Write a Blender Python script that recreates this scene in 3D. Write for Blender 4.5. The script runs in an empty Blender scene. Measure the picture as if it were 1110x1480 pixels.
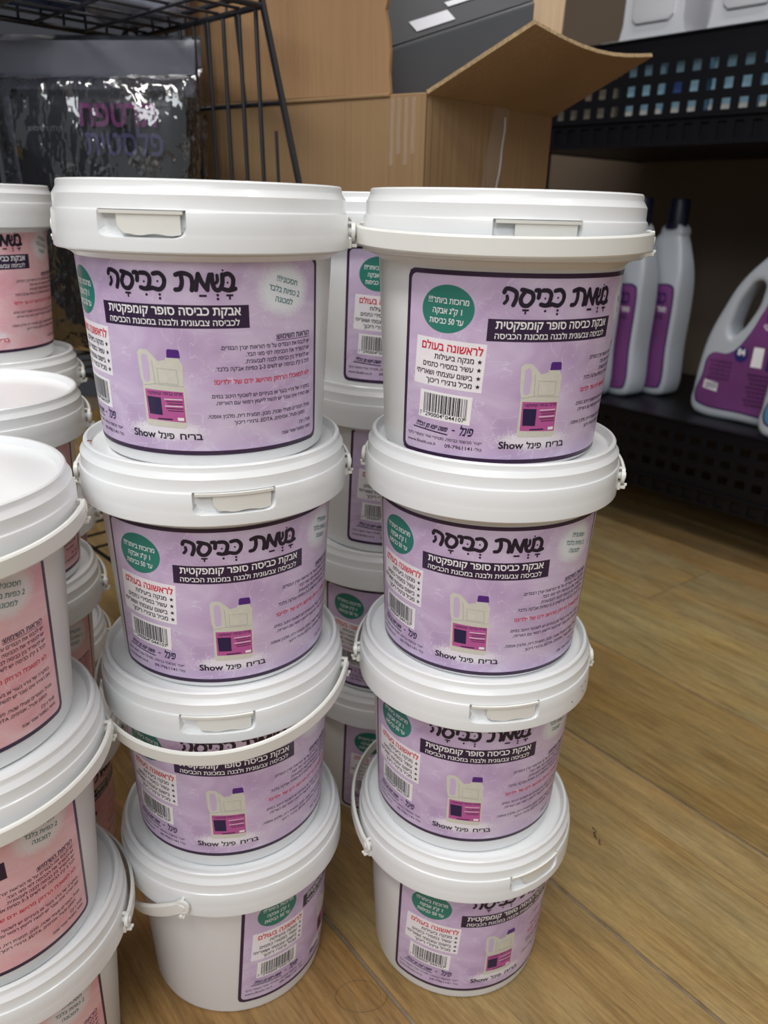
import bpy, bmesh, math, random, re
from mathutils import Vector, Matrix
from mathutils.geometry import interpolate_bezier, tessellate_polygon
R_ = math.radians
sc = bpy.context.scene
col = sc.collection
rnd = random.Random(7)

# ------------------------------------------------------------ camera, light
CAM_H, PITCH, ROLL, FPX = 0.6007, 0.3679, 0.0267, 1143.6
cam_d = bpy.data.cameras.new('camera'); cam = bpy.data.objects.new('camera', cam_d); col.objects.link(cam)
cam_d.sensor_fit = 'VERTICAL'; cam_d.sensor_height = 36.0; cam_d.lens = FPX / 1480 * 36.0
cam_d.clip_start = 0.02
cam.matrix_world = Matrix.Translation((0, 0, CAM_H)) @ Matrix.Rotation(math.pi/2 - PITCH, 4, 'X') @ Matrix.Rotation(ROLL, 4, 'Z')
cam_d.dof.use_dof = True; cam_d.dof.focus_distance = 0.50; cam_d.dof.aperture_fstop = 9.0
sc.camera = cam

w = bpy.data.worlds.new('World'); sc.world = w; w.use_nodes = True
w.node_tree.nodes['Background'].inputs[0].default_value = (0.90, 0.95, 1.0, 1)
w.node_tree.nodes['Background'].inputs[1].default_value = 0.34

def area(name, loc, sx, sy, power, color, rotz=0, tgt=None):
    l = bpy.data.lights.new(name, 'AREA'); l.shape = 'RECTANGLE'; l.size = sx; l.size_y = sy
    l.energy = power; l.color = color
    o = bpy.data.objects.new(name, l); col.objects.link(o); o.location = loc
    if tgt is None: o.rotation_euler = (0, 0, rotz)
    else: o.rotation_euler = (Vector(tgt) - Vector(loc)).to_track_quat('-Z', 'Y').to_euler()
    return o
area('ceiling_lamp', (0.75, 0.45, 2.72), 0.14, 2.4, 20, (1.0, 0.98, 0.95), R_(41))
area('ceiling_lamp', (-0.80, -0.55, 2.72), 0.5, 2.2, 56, (1.0, 0.98, 0.95), R_(41))
# daylight from the open shop front behind the photographer
area('shopfront_daylight', (-0.3, -2.2, 2.3), 2.6, 0.8, 34, (0.93, 0.96, 1.0), tgt=(0.0, 0.6, 0.2))

sc.view_settings.view_transform = 'Standard'; sc.view_settings.look = 'None'
sc.view_settings.gamma = 1; sc.view_settings.use_curve_mapping = False
sc.view_settings.exposure = 0.0

# ------------------------------------------------------------ helpers
def lin(r, g, b):
    f = lambda c: (c/255/12.92 if c/255 <= .04045 else ((c/255+.055)/1.055)**2.4)
    return (f(r), f(g), f(b), 1)
MATS = {}
def mat(name, color, rough=.5, metal=0, spec=.5, coat=0, bump=None, var=None, alpha=None, sss=0, trans=0):
    m = bpy.data.materials.new(name); m.use_nodes = True; nt = m.node_tree; b = nt.nodes['Principled BSDF']
    b.inputs['Base Color'].default_value = color; b.inputs['Roughness'].default_value = rough
    b.inputs['Metallic'].default_value = metal; b.inputs['Specular IOR Level'].default_value = spec
    b.inputs['Coat Weight'].default_value = coat; b.inputs['Coat Roughness'].default_value = .12
    if alpha is not None: b.inputs['Alpha'].default_value = alpha
    if trans: b.inputs['Transmission Weight'].default_value = trans
    if sss:
        b.inputs['Subsurface Weight'].default_value = sss; b.inputs['Subsurface Scale'].default_value = .004
        b.inputs['Subsurface Radius'].default_value = (1, .9, .8)
    tc = nt.nodes.new('ShaderNodeTexCoord')
    if var:
        n = nt.nodes.new('ShaderNodeTexNoise'); n.inputs['Scale'].default_value = var[0]; n.inputs['Detail'].default_value = 6
        mp = nt.nodes.new('ShaderNodeMapping'); mp.inputs['Scale'].default_value = var[2] if len(var) > 2 else (1, 1, 1)
        nt.links.new(tc.outputs['Object'], mp.inputs[0]); nt.links.new(mp.outputs[0], n.inputs[0])
        r = nt.nodes.new('ShaderNodeValToRGB'); r.color_ramp.elements[0].position = .3; r.color_ramp.elements[1].position = .7
        k = var[1]
        r.color_ramp.elements[0].color = [c*(1-k) for c in color[:3]]+[1]; r.color_ramp.elements[1].color = [min(1, c*(1+k)) for c in color[:3]]+[1]
        nt.links.new(n.outputs[0], r.inputs[0]); nt.links.new(r.outputs[0], b.inputs['Base Color'])
    if bump:
        n = nt.nodes.new('ShaderNodeTexNoise'); n.inputs['Scale'].default_value = bump[0]; n.inputs['Detail'].default_value = 4
        mp = nt.nodes.new('ShaderNodeMapping'); mp.inputs['Scale'].default_value = bump[2] if len(bump) > 2 else (1, 1, 1)
        nt.links.new(tc.outputs['Object'], mp.inputs[0]); nt.links.new(mp.outputs[0], n.inputs[0])
        bp = nt.nodes.new('ShaderNodeBump'); bp.inputs['Strength'].default_value = bump[1]; bp.inputs['Distance'].default_value = .002
        nt.links.new(n.outputs[0], bp.inputs['Height']); nt.links.new(bp.outputs[0], b.inputs['Normal'])
    return m

def mesh_obj(name, verts, faces, m=None, parent=None, smooth=True, angle=35, uvs=None, idx=None, mats=None):
    me = bpy.data.meshes.new(name); me.from_pydata([tuple(v) for v in verts], [], faces); me.update()
    if m is not None: me.materials.append(m)
    if mats: [me.materials.append(x) for x in mats]
    if idx: me.polygons.foreach_set('material_index', idx)
    if uvs:
        uv = me.uv_layers.new(name='UVMap')
        for l in me.loops: uv.data[l.index].uv = uvs[l.vertex_index]
    if smooth:
        me.shade_smooth(); me.set_sharp_from_angle(angle=R_(angle))
    o = bpy.data.objects.new(name, me); col.objects.link(o)
    if parent: o.parent = parent
    return o
def inst(src, name, parent, loc=(0, 0, 0), rotz=0, scale=None):
    o = src.copy(); o.name = name; col.objects.link(o); o.parent = parent; o.location = loc; o.rotation_euler = (0, 0, rotz)
    if scale: o.scale = scale
    return o
def empty(name, loc=(0, 0, 0), rotz=0):
    o = bpy.data.objects.new(name, None); o.empty_display_size = .02; col.objects.link(o); o.location = loc; o.rotation_euler = (0, 0, rotz); return o
def tag(o, label=None, cat=None, group=None, kind=None):
    if label: o['label'] = label
    if cat: o['category'] = cat
    if group: o['group'] = group
    if kind: o['kind'] = kind
    return o

class MB:
    def __init__(s): s.v = []; s.f = []
    def add(s, v, f):
        n = len(s.v); s.v += [Vector(a) for a in v]; s.f += [tuple(i+n for i in q) for q in f]; return s
    def hexa(s, p):   # 8 points: bottom 4 ccw, top 4 ccw
        return s.add(p, [(3, 2, 1, 0), (4, 5, 6, 7), (0, 1, 5, 4), (1, 2, 6, 5), (2, 3, 7, 6), (3, 0, 4, 7)])
    def box(s, lo, hi):
        x0, y0, z0 = lo; x1, y1, z1 = hi
        return s.hexa([(x0, y0, z0), (x1, y0, z0), (x1, y1, z0), (x0, y1, z0), (x0, y0, z1), (x1, y0, z1), (x1, y1, z1), (x0, y1, z1)])
    def obox(s, o, ax, ay, az):   # origin + three edge vectors
        o, ax, ay, az = map(Vector, (o, ax, ay, az))
        return s.hexa([o, o+ax, o+ax+ay, o+ay, o+az, o+ax+az, o+ax+ay+az, o+ay+az])
    def tube(s, pts, r, n=8):
        pts = [Vector(p) for p in pts]; vs = []; 
        up = Vector((.123, .31, .94))
        for i, p in enumerate(pts):
            t = (pts[min(i+1, len(pts)-1)] - pts[max(i-1, 0)]).normalized()
            a = t.cross(up).normalized(); b = t.cross(a)
            vs += [p + r*(math.cos(2*math.pi*k/n)*a + math.sin(2*math.pi*k/n)*b) for k in range(n)]
        f = [(i*n+k, i*n+(k+1) % n, (i+1)*n+(k+1) % n, (i+1)*n+k) for i in range(len(pts)-1) for k in range(n)]
        f += [tuple(range(n))[::-1], tuple(range((len(pts)-1)*n, len(pts)*n))]
        return s.add(vs, f)
    def build(s, name, m, parent=None, **k):
        o = mesh_obj(name, s.v, s.f, m, parent, **k)
        bm = bmesh.new(); bm.from_mesh(o.data); bmesh.ops.recalc_face_normals(bm, faces=bm.faces); bm.to_mesh(o.data); bm.free()
        return o
def bevel(o, wd, seg=2):
    md = o.modifiers.new('bevel', 'BEVEL'); md.width = wd; md.segments = seg; md.limit_method = 'ANGLE'; return o
def lathe(profile, n=72):
    v = []; f = []
    for r, z in profile:
        for k in range(n):
            a = 2*math.pi*k/n; v.append((r*math.cos(a), r*math.sin(a), z))
    for i in range(len(profile)-1):
        for k in range(n): f.append((i*n+k, i*n+(k+1) % n, (i+1)*n+(k+1) % n, (i+1)*n+k))
    f.append(tuple(range(n))[::-1]); f.append(tuple((len(profile)-1)*n+k for k in range(n)))
    return v, f

# ------------------------------------------------------------ view ray -> world point (used only to lay out measured positions)
_c, _s = math.cos(PITCH), math.sin(PITCH); _cr, _sr = math.cos(ROLL), math.sin(ROLL)
def ray(x, y):
    a, b = x-555, y-740; u = a*_cr+b*_sr; v = -a*_sr+b*_cr
    return Vector((u/FPX, _c-(v/FPX)*_s, -_s-(v/FPX)*_c))
def atY(x, y, Y): d = ray(x, y); return Vector((0, 0, CAM_H)) + d*(Y/d.y)
def atZ(x, y, Z): d = ray(x, y); return Vector((0, 0, CAM_H)) + d*((Z-CAM_H)/d.z)

# ------------------------------------------------------------ floor and walls
SD = Vector((.6561, -.7547, 0)).normalized(); SN = Vector((.7547, .6561, 0)).normalized()   # shelf run / away from the viewer
PD = Vector((.6225, -.7826, 0)).normalized(); PN = Vector((.7826, .6225, 0)).normalized()  # plank run / across
grout = mat('grout', lin(128, 112, 92), .85, bump=(300, .4), var=(60, .25))
def wood_mat():
    m = bpy.data.materials.new('wood_look_tile'); m.use_nodes = True; nt = m.node_tree; b = nt.nodes['Principled BSDF']; N = nt.nodes; L = nt.links
    tc = N.new('ShaderNodeTexCoord'); oi = N.new('ShaderNodeObjectInfo')
    off = N.new('ShaderNodeVectorMath'); off.operation = 'ADD'
    sep = N.new('ShaderNodeCombineXYZ'); mul = N.new('ShaderNodeMath'); mul.operation = 'MULTIPLY'; mul.inputs[1].default_value = 17
    L.new(oi.outputs['Random'], mul.inputs[0]); L.new(mul.outputs[0], sep.inputs[0]); L.new(mul.outputs[0], sep.inputs[2])
    L.new(tc.outputs['Object'], off.inputs[0]); L.new(sep.outputs[0], off.inputs[1])
    def noise(scale, sx, sy, det=8, dist=0):
        mp = N.new('ShaderNodeMapping'); mp.inputs['Scale'].default_value = (sx, sy, 1); L.new(off.outputs[0], mp.inputs[0])
        n = N.new('ShaderNodeTexNoise'); n.inputs['Scale'].default_value = scale; n.inputs['Detail'].default_value = det
        n.inputs['Distortion'].default_value = dist; n.inputs['Roughness'].default_value = .6; L.new(mp.outputs[0], n.inputs[0]); return n
    n1 = noise(6, 1, 8, 6, 1.2); n2 = noise(22, 1, 16, 8, .3); n3 = noise(5, 1, 2.5, 3); n4 = noise(130, 1, 6, 3)
    def ramp(n, e):
        r = N.new('ShaderNodeValToRGB'); L.new(n.outputs[0], r.inputs[0])
        r.color_ramp.elements[0].position, r.color_ramp.elements[0].color = e[0][0], e[0][1]
        r.color_ramp.elements[1].position, r.color_ramp.elements[1].color = e[-1][0], e[-1][1]
        for p, c in e[1:-1]: q = r.color_ramp.elements.new(p); q.color = c
        return r
    g = lambda v: (v, v, v, 1)
    r1 = ramp(n1, [(.28, (.72, .69, .64, 1)), (.5, (1, 1, 1, 1)), (.72, (1.22, 1.22, 1.20, 1))])
    r2 = ramp(n2, [(.3, g(.70)), (.52, g(1)), (.7, g(1.16))])
    r3 = ramp(n3, [(.35, (1.04, .95, .82, 1)), (.65, (.96, 1.02, 1.12, 1))])
    r4 = ramp(n4, [(.3, g(.86)), (.6, g(1.05))])
    prev = oi.outputs['Color']
    for r in (r1, r2, r3, r4):
        mx = N.new('ShaderNodeMix'); mx.data_type = 'RGBA'; mx.blend_type = 'MULTIPLY'; mx.inputs[0].default_value = 1
        L.new(prev, mx.inputs[6]); L.new(r.outputs[0], mx.inputs[7]); prev = mx.outputs[2]
    L.new(prev, b.inputs['Base Color']); b.inputs['Roughness'].default_value = .42; b.inputs['Specular IOR Level'].default_value = .4
    bp = N.new('ShaderNodeBump'); bp.inputs['Strength'].default_value = .25; bp.inputs['Distance'].default_value = .001
    L.new(n2.outputs[0], bp.inputs['Height']); L.new(bp.outputs[0], b.inputs['Normal'])
    return m
wood = wood_mat()
fl = MB().box((-3, -3.2, -.03), (4, 3.4, -.0022)).build('floor', grout); tag(fl, kind='structure')
rows = [-1.90, -1.70, -1.50, -1.30, -1.10, -.90, -.70, -.50, -.30, -.10, .10, .30, .498, .638, .698, .902, 1.089, 1.28, 1.47, 1.67, 1.87, 2.07]
tones = [(150, 122, 80), (156, 134, 92), (148, 120, 76), (154, 130, 86), (150, 122, 80), (158, 134, 90), (148, 120, 76), (152, 128, 84), (150, 122, 80), (146, 116, 74), (150, 119, 76), (152, 126, 82), (162, 138, 92), (164, 138, 92), (154, 128, 80), (160, 140, 94), (156, 134, 92), (150, 124, 84), (150, 124, 80), (148, 120, 78), (150, 120, 80)]
for i in range(len(rows)-1):
    a, b_ = rows[i]+(.0004 if abs(rows[i]-.638) < .001 else .0020), rows[i+1]-(.0004 if abs(rows[i+1]-.638) < .001 else .0020)
    st = -.653 if i == 16 else -.95-.13*(i % 3)
    for k in (-2, -1, 0, 1, 2):
        s0 = st+1.2*k+.0013; s1 = st+1.2*(k+1)-.0013
        c = PN*(a+b_)/2 + PD*(s0+s1)/2
        if c.y < -1.5 or c.x < -1.9 or c.dot(SN) > 2.1 or c.y > 2.8: continue
        hl, hw = (s1-s0)/2, (b_-a)/2
        e = .0009
        v = [(-hl, -hw, -.006), (hl, -hw, -.006), (hl, hw, -.006), (-hl, hw, -.006), (-hl, -hw, -e), (hl, -hw, -e), (hl, hw, -e), (-hl, hw, -e),
             (-hl+e, -hw+e, 0), (hl-e, -hw+e, 0), (hl-e, hw-e, 0), (-hl+e, hw-e, 0)]
        f = [(3, 2, 1, 0), (0, 1, 5, 4), (1, 2, 6, 5), (2, 3, 7, 6), (3, 0, 4, 7), (4, 5, 9, 8), (5, 6, 10, 9), (6, 7, 11, 10), (7, 4, 8, 11), (8, 9, 10, 11)]
        o = mesh_obj('plank', v, f, wood, fl, smooth=False)
        o.location = c; o.rotation_euler = (0, 0, math.atan2(PD.y, PD.x))
        t = tones[i]; j = 1+.05*(rnd.random()-.5); o.color = tuple(min(1, x*j) for x in lin(*t)[:3])+(1,)

wallm = mat('wall_paint_taupe', lin(112, 98, 84), .9, var=(3, .08), bump=(120, .15))
wallg = mat('wall_paint_grey', lin(74, 77, 86), .9, var=(2, .08))
ceilm = mat('ceiling_white', lin(215, 213, 208), .95)
def wall(name, p0, p1, m, h=2.8):
    p0, p1 = Vector(p0+(0,)), Vector(p1+(0,)); d = (p1-p0).normalized(); n = Vector((-d.y, d.x, 0))*.08
    o = MB().obox(p0, p1-p0, n, (0, 0, h)).build(name, m, smooth=False); return tag(o, kind='structure')
q0 = SN*1.86+SD*-1.75; q1 = SN*1.86+SD*2.2
wall('wall_right', (q0.x, q0.y), (q1.x, q1.y), wallm)
wall('wall_back', (-2.2, q0.y), (q0.x, q0.y), wallg)
wall('wall_left', (-2.2, -1.6), (-2.2, q0.y), wallg)
tag(MB().box((-2.4, -1.6, 2.8), (3.6, 3.3, 2.86)).build('ceiling', ceilm, smooth=False), kind='structure')

# ------------------------------------------------------------ pail geometry
RB, RT, ZS, ZSK, ZR, H, RS = .0704, .0770, .1205, .1415, .1565, .1516, .0875
white = mat('white_pail_plastic', lin(232, 233, 233), .34, spec=.45, coat=.25, bump=(45, .12), sss=.12)
white2 = mat('white_lid_plastic', lin(236, 238, 239), .30, spec=.45, coat=.3, bump=(30, .06), sss=.1)
creamw = mat('ivory_handle_plastic', lin(236, 236, 231), .36, spec=.45, coat=.2)
def RAD(z): return RB+(RT-RB)*z/ZS
v, f = lathe([(.03, .0012), (RB-.006, .0012), (RB-.005, 0), (RB-.0025, 0), (RB-.0007, .0014), (RB, .004), (RAD(.116), .116), (RAD(.118)+.002, .118), (.0815, .1192), (.0825, .123), (.0825, .146), (.0815, .148), (.03, .148)], 96)
body_src = mesh_obj('pail_body', v, f, white); 

def make_lid(seed):
    rr = random.Random(seed)
    azs = [2*math.pi*k/96 for k in range(96)]
    hw, ed = R_(15.8), R_(.5)                      # half-width of the tab recess
    azs = [a for a in azs if abs((a+math.pi) % (2*math.pi)-math.pi) > hw+R_(1.5)]
    tb = [-hw-ed, -hw, -hw+R_(.9), -hw+R_(2.2), -hw+R_(4.2), -hw*.5, 0, hw*.5, hw-R_(4.2), hw-R_(2.2), hw-R_(.9), hw, hw+ed]
    azs = sorted([(a+math.pi) % (2*math.pi)-math.pi for a in azs]+tb)
    n = len(azs); v = []; f = []
    # (radius, z, recess row: corner rounding level or None)
    prof = [(.0855, ZS+.0006, 0), (.0866, ZS, 0), (.0874, ZS+.0008, 0), (RS, ZS+.0055, 0), (RS-.0001, ZS+.0075, 1), (RS-.0001, ZS+.0080, 2), (RS-.0002, ZS+.0088, 3), (RS-.0002, ZS+.0104, 5), (RS-.0003, ZS+.0130, 4), (RS-.0005, ZSK-.0012, 4), (RS-.0008, ZSK-.0004, 4),
            (RS-.0014, ZSK, 4), (.0860, ZSK+.0002, 0), (.0857, ZSK+.001, 0), (.0856, .1490, 0), (.0851, .1497, 0), (.0835, .1522, 0), (.0832, .1528, 0), (.0830, ZR-.0009, 0), (.0822, ZR, 0), (.0806, ZR, 0), (.0799, ZR-.001, 0),
            (.0790, .1518, 0), (.0782, .1512, 0), (.070, .1508, 0), (.066, .1512, 0), (.03, .1512, 0)]
    for r, z, rec in prof:
        for a in azs:
            q = abs(a); d = 0
            if rec and q <= hw+1e-6:
                need = {1: 99, 2: R_(4.2), 3: R_(2.2), 5: R_(.9), 4: 0}[rec]
                if hw-q >= need-1e-6: d = .0042
            v.append(((r-d)*math.sin(a), -(r-d)*math.cos(a), z))
    m = len(prof)
    for i in range(m-1):
        for k in range(n): f.append((i*n+k, i*n+(k+1) % n, (i+1)*n+(k+1) % n, (i+1)*n+k))
    f.append(tuple((m-1)*n+k for k in range(n)))
    return mesh_obj('lid', v, f, white2, angle=28)
lid_src = make_lid(1)
def make_tab():
    """tear tab hanging in the recess of the lid, torn at its left end"""
    mb = MB(); a0, a1 = R_(-8.5), R_(14.3); n = 10
    vs = []
    for k in range(n+1):
        a = a0+(a1-a0)*k/n
        zb = ZS+.0092+(.004 if k == 0 else 0)+.0005*math.sin(k*1.3)
        for r, z in ((.0862, zb), (.0866, ZSK-.0018), (.0846, ZSK-.0018), (.0842, zb)): vs.append((r*math.sin(a), -r*math.cos(a), z))
    fs = [(4*k+j, 4*k+4+j, 4*k+4+(j+1) % 4, 4*k+(j+1) % 4) for k in range(n) for j in range(4)]+[(0, 1, 2, 3), (4*n+3, 4*n+2, 4*n+1, 4*n)]
    mb.add(vs, fs)
    # hinge bar along the top of the recess
    vs = []; n2 = 12
    for k in range(n2+1):
        a = R_(-15.3)+R_(30.6)*k/n2
        for r, z in ((.0874, ZSK-.0019), (.0876, ZSK-.0002), (.0850, ZSK-.0002), (.0850, ZSK-.0019)): vs.append((r*math.sin(a), -r*math.cos(a), z))
    mb.add(vs, [(4*k+j, 4*k+4+j, 4*k+4+(j+1) % 4, 4*k+(j+1) % 4) for k in range(n2) for j in range(4)])
    return mb.build('tear_tab', creamw)
tab_src = make_tab()
def make_ear():
    mb = MB()
    # ear at azimuth 0 (towards -Y): rib, two hooks and a pivot stud
    y = -.0866
    mb.box((-.0035, y-.0028, ZS+.0010), (.0035, y+.002, ZS+.0060))
    mb.box((-.0022, y-.0062, ZS+.0016), (.0022, y-.002, ZS+.0036))
    mb.box((-.0010, y-.0072, ZS+.0034), (.0010, y-.0052, ZS+.0052))
    mb.box((-.0012, y-.0030, ZS+.0150), (.0012, y+.002, ZS+.0165))
    mb.tube([(0, y+.001, ZS+.0105), (0, y-.0055, ZS+.0105)], .0026, 12)
    return bevel(mb.build('ear', creamw), .0003, 1)
ear_src = make_ear()
def make_handle(L, tilt, name='handle', hwid=.0055):
    """bail: pivots at +-X, arc towards +Y; origin at the pivot axis"""
    Rh = .0905; n = 44; vs = []
    t_ = R_(tilt); wv = Vector((0, -math.sin(t_), math.cos(t_)))
    for k in range(n+1):
        t = math.pi*k/n
        P = Vector((Rh*math.cos(t), L*math.sin(t)*math.cos(t_), L*math.sin(t)*math.sin(t_)))
        T = Vector((-Rh*math.sin(t), L*math.cos(t)*math.cos(t_), L*math.cos(t)*math.sin(t_))).normalized()
        nn = T.cross(wv).normalized()
        e = min(t, math.pi-t); h = hwid*(1.0 if e > .1 else .92)
        th = .0009
        for (a, b) in ((h, th*.6), (h*.8, th*1.5), (-h*.8, th*1.5), (-h, th*.6), (-h, -th), (h, -th)): vs.append(P+wv*a+nn*b)
    fs = [(6*k+j, 6*k+6+j, 6*k+6+(j+1) % 6, 6*k+(j+1) % 6) for k in range(n) for j in range(6)]+[tuple(range(6)), tuple(range(6*n+5, 6*n-1, -1))]
    mb = MB().add(vs, fs)
    for s in (-1, 1):
        mb.tube([(s*(Rh-.0013), 0, 0), (s*(Rh+.0010), 0, 0)], .0056, 16)
        mb.tube([(s*(Rh+.0008), 0, 0), (s*(Rh+.0018), 0, 0)], .0024, 12)
    return mb.build(name, creamw)

# ------------------------------------------------------------ label
LW, LH = 190.6, 111.0      # millimetres
R_MEAN = .0737
def label_mat(name, base, deep, pale, spray):
    m = bpy.data.materials.new(name); m.use_nodes = True; nt = m.node_tree; N = nt.nodes; L = nt.links; b = N['Principled BSDF']
    uv = N.new('ShaderNodeUVMap'); uv.uv_map = 'UVMap'; sep = N.new('ShaderNodeSeparateXYZ'); L.new(uv.outputs[0], sep.inputs[0])
    X, Y = sep.outputs[0], sep.outputs[1]
    def mth(op, a, b_=None, c=None):
        n = N.new('ShaderNodeMath'); n.operation = op
        for i, x in enumerate((a, b_, c)):
            if x is None: continue
            if isinstance(x, (int, float)): n.inputs[i].default_value = x
            else: L.new(x, n.inputs[i])
        return n.outputs[0]
    def mask(d, soft=.12): # 1 where d<0
        n = N.new('ShaderNodeMapRange'); L.new(d, n.inputs[0]); n.inputs[1].default_value = soft; n.inputs[2].default_value = -soft
        n.inputs[3].default_value = 0; n.inputs[4].default_value = 1; return n.outputs[0]
    def rbox(cx, cy, hx, hy, r, skew=0, shx=0):
        yy = mth('SUBTRACT', Y, cy)
        if skew: yy = mth('ADD', yy, mth('MULTIPLY', mth('SUBTRACT', X, cx), skew))
        xx = mth('SUBTRACT', X, cx)
        if shx: xx = mth('ADD', xx, mth('MULTIPLY', yy, shx))
        qx = mth('SUBTRACT', mth('ABSOLUTE', xx), hx-r); qy = mth('SUBTRACT', mth('ABSOLUTE', yy), hy-r)
        ox = mth('MAXIMUM', qx, 0); oy = mth('MAXIMUM', qy, 0)
        ln = mth('SQRT', mth('ADD', mth('MULTIPLY', ox, ox), mth('MULTIPLY', oy, oy)))
        return mth('SUBTRACT', mth('ADD', ln, mth('MINIMUM', mth('MAXIMUM', qx, qy), 0)), r)
    def ell(cx, cy, rx, ry):
        a = mth('DIVIDE', mth('SUBTRACT', X, cx), rx); c = mth('DIVIDE', mth('SUBTRACT', Y, cy), ry)
        return mth('MULTIPLY', mth('SUBTRACT', mth('SQRT', mth('ADD', mth('MULTIPLY', a, a), mth('MULTIPLY', c, c))), 1), min(rx, ry))
    # marble
    def noi(sc_, det, dist, off=0):
        mp = N.new('ShaderNodeMapping'); L.new(uv.outputs[0], mp.inputs[0]); mp.inputs['Scale'].default_value = (sc_*.8, sc_*1.2, 1); mp.inputs['Location'].default_value = (off, off*.7, 0)
        n = N.new('ShaderNodeTexNoise'); n.inputs['Scale'].default_value = 1; n.inputs['Detail'].default_value = det; n.inputs['Distortion'].default_value = dist
        L.new(mp.outputs[0], n.inputs[0]); return n.outputs[0]
    def ramp(s, e):
        r = N.new('ShaderNodeValToRGB'); L.new(s, r.inputs[0]); els = r.color_ramp.elements
        els[0].position, els[0].color = e[0]; els[1].position, els[1].color = e[-1]
        for p, c in e[1:-1]: q = els.new(p); q.color = c
        return r.outputs[0]
    def mix(fac, a, b_):
        n = N.new('ShaderNodeMix'); n.data_type = 'RGBA'
        if isinstance(fac, (int, float)): n.inputs[0].default_value = fac
        else: L.new(fac, n.inputs[0])
        for i, x in ((6, a), (7, b_)):
            if isinstance(x, tuple): n.inputs[i].default_value = x
            else: L.new(x, n.inputs[i])
        return n.outputs[2]
    c = ramp(noi(.016, 3, 1.2), [(.30, deep), (.44, base), (.56, pale), (.72, base)])
    vein = ramp(noi(.03, 2, 2.6, 5), [(.485, (0, 0, 0, 1)), (.50, (1, 1, 1, 1)), (.512, (0, 0, 0, 1))])
    sp = N.new('ShaderNodeSeparateColor'); L.new(vein, sp.inputs[0])
    c = mix(mth('MULTIPLY', sp.outputs[0], .45), c, lin(236, 228, 244))
    fine = noi(.9, 4, 0, 3); wob = mth('MULTIPLY', mth('SUBTRACT', fine, .5), 7)
    # powder sprays
    d1 = mth('ADD', ell(163, 93, 16, 13), wob); c = mix(mask(d1, 3.0), c, spray)
    d2 = mth('ADD', ell(88, 14.5, 21, 5.2), wob); c = mix(mth('MULTIPLY', mask(d2, 1.5), .8), c, lin(246, 243, 248))
    c = mix(mask(ell(28.5, 89.5, 16.5, 13.6)), c, lin(43, 126, 112))
    c = mix(mask(rbox(31.2, 58, 22.3, 14.2, .2, .045, -.03)), c, lin(247, 243, 248))
    c = mix(mask(rbox(31.0, 32, 17.2, 8.6, .2, .045, -.03)), c, lin(247, 245, 247))
    c = mix(mask(rbox(96.3, 79.6, 43.3, 6.3, .1)), c, lin(46, 24, 62))
    inner = rbox(LW/2, LH/2, LW/2-2.5, LH/2-2.7, 4.0)
    c = mix(mask(mth('MULTIPLY', inner, -1)), c, lin(48, 22, 58))
    L.new(c, b.inputs['Base Color']); b.inputs['Roughness'].default_value = .42; b.inputs['Coat Weight'].default_value = .22; b.inputs['Coat Roughness'].default_value = .14
    n = N.new('ShaderNodeTexNoise'); n.inputs['Scale'].default_value = .03; L.new(uv.outputs[0], n.inputs[0])
    bp = N.new('ShaderNodeBump'); bp.inputs['Strength'].default_value = .35; bp.inputs['Distance'].default_value = .004; L.new(n.outputs[0], bp.inputs['Height']); L.new(bp.outputs[0], b.inputs['Normal'])
    return m
lab_purple = label_mat('label_purple', lin(205, 182, 216), lin(184, 156, 198), lin(218, 202, 228), lin(236, 240, 246))
lab_pink = label_mat('label_pink', lin(240, 184, 192), lin(230, 156, 172), lin(244, 202, 207), lin(240, 236, 240))

def bend(x, y, off):
    """label millimetres (origin lower left) -> pail coordinates; azimuth 0 = left edge of the title"""
    z = y/1000+.006; r = RAD(z)
    cx = 59.8+34.9
    a = R_(27.2)+(x-cx)/1000/r
    r += off
    return (r*math.sin(a), -r*math.cos(a), z)
def label_panel(name, m):
    nx, ny = 60, 12; v = []; uvs = []; f = []
    rc = 4.5
    for j in range(ny+1):
        yy = [0, 1.3, rc, 15, 28, 41, 55, 69, 82, 95, LH-rc, LH-1.3, LH][j]
        ins = {0: rc, 1: 1.3, 11: 1.3, 12: rc}.get(j, 0)
        for i in range(nx+1):
            xx = ins+(LW-2*ins)*i/nx; v.append(bend(xx, yy, .00022)); uvs.append((xx, yy))
    for j in range(ny):
        for i in range(nx): a = j*(nx+1)+i; f.append((a, a+1, a+nx+2, a+nx+1))
    return mesh_obj(name, v, f, m, uvs=uvs, angle=60)

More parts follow.
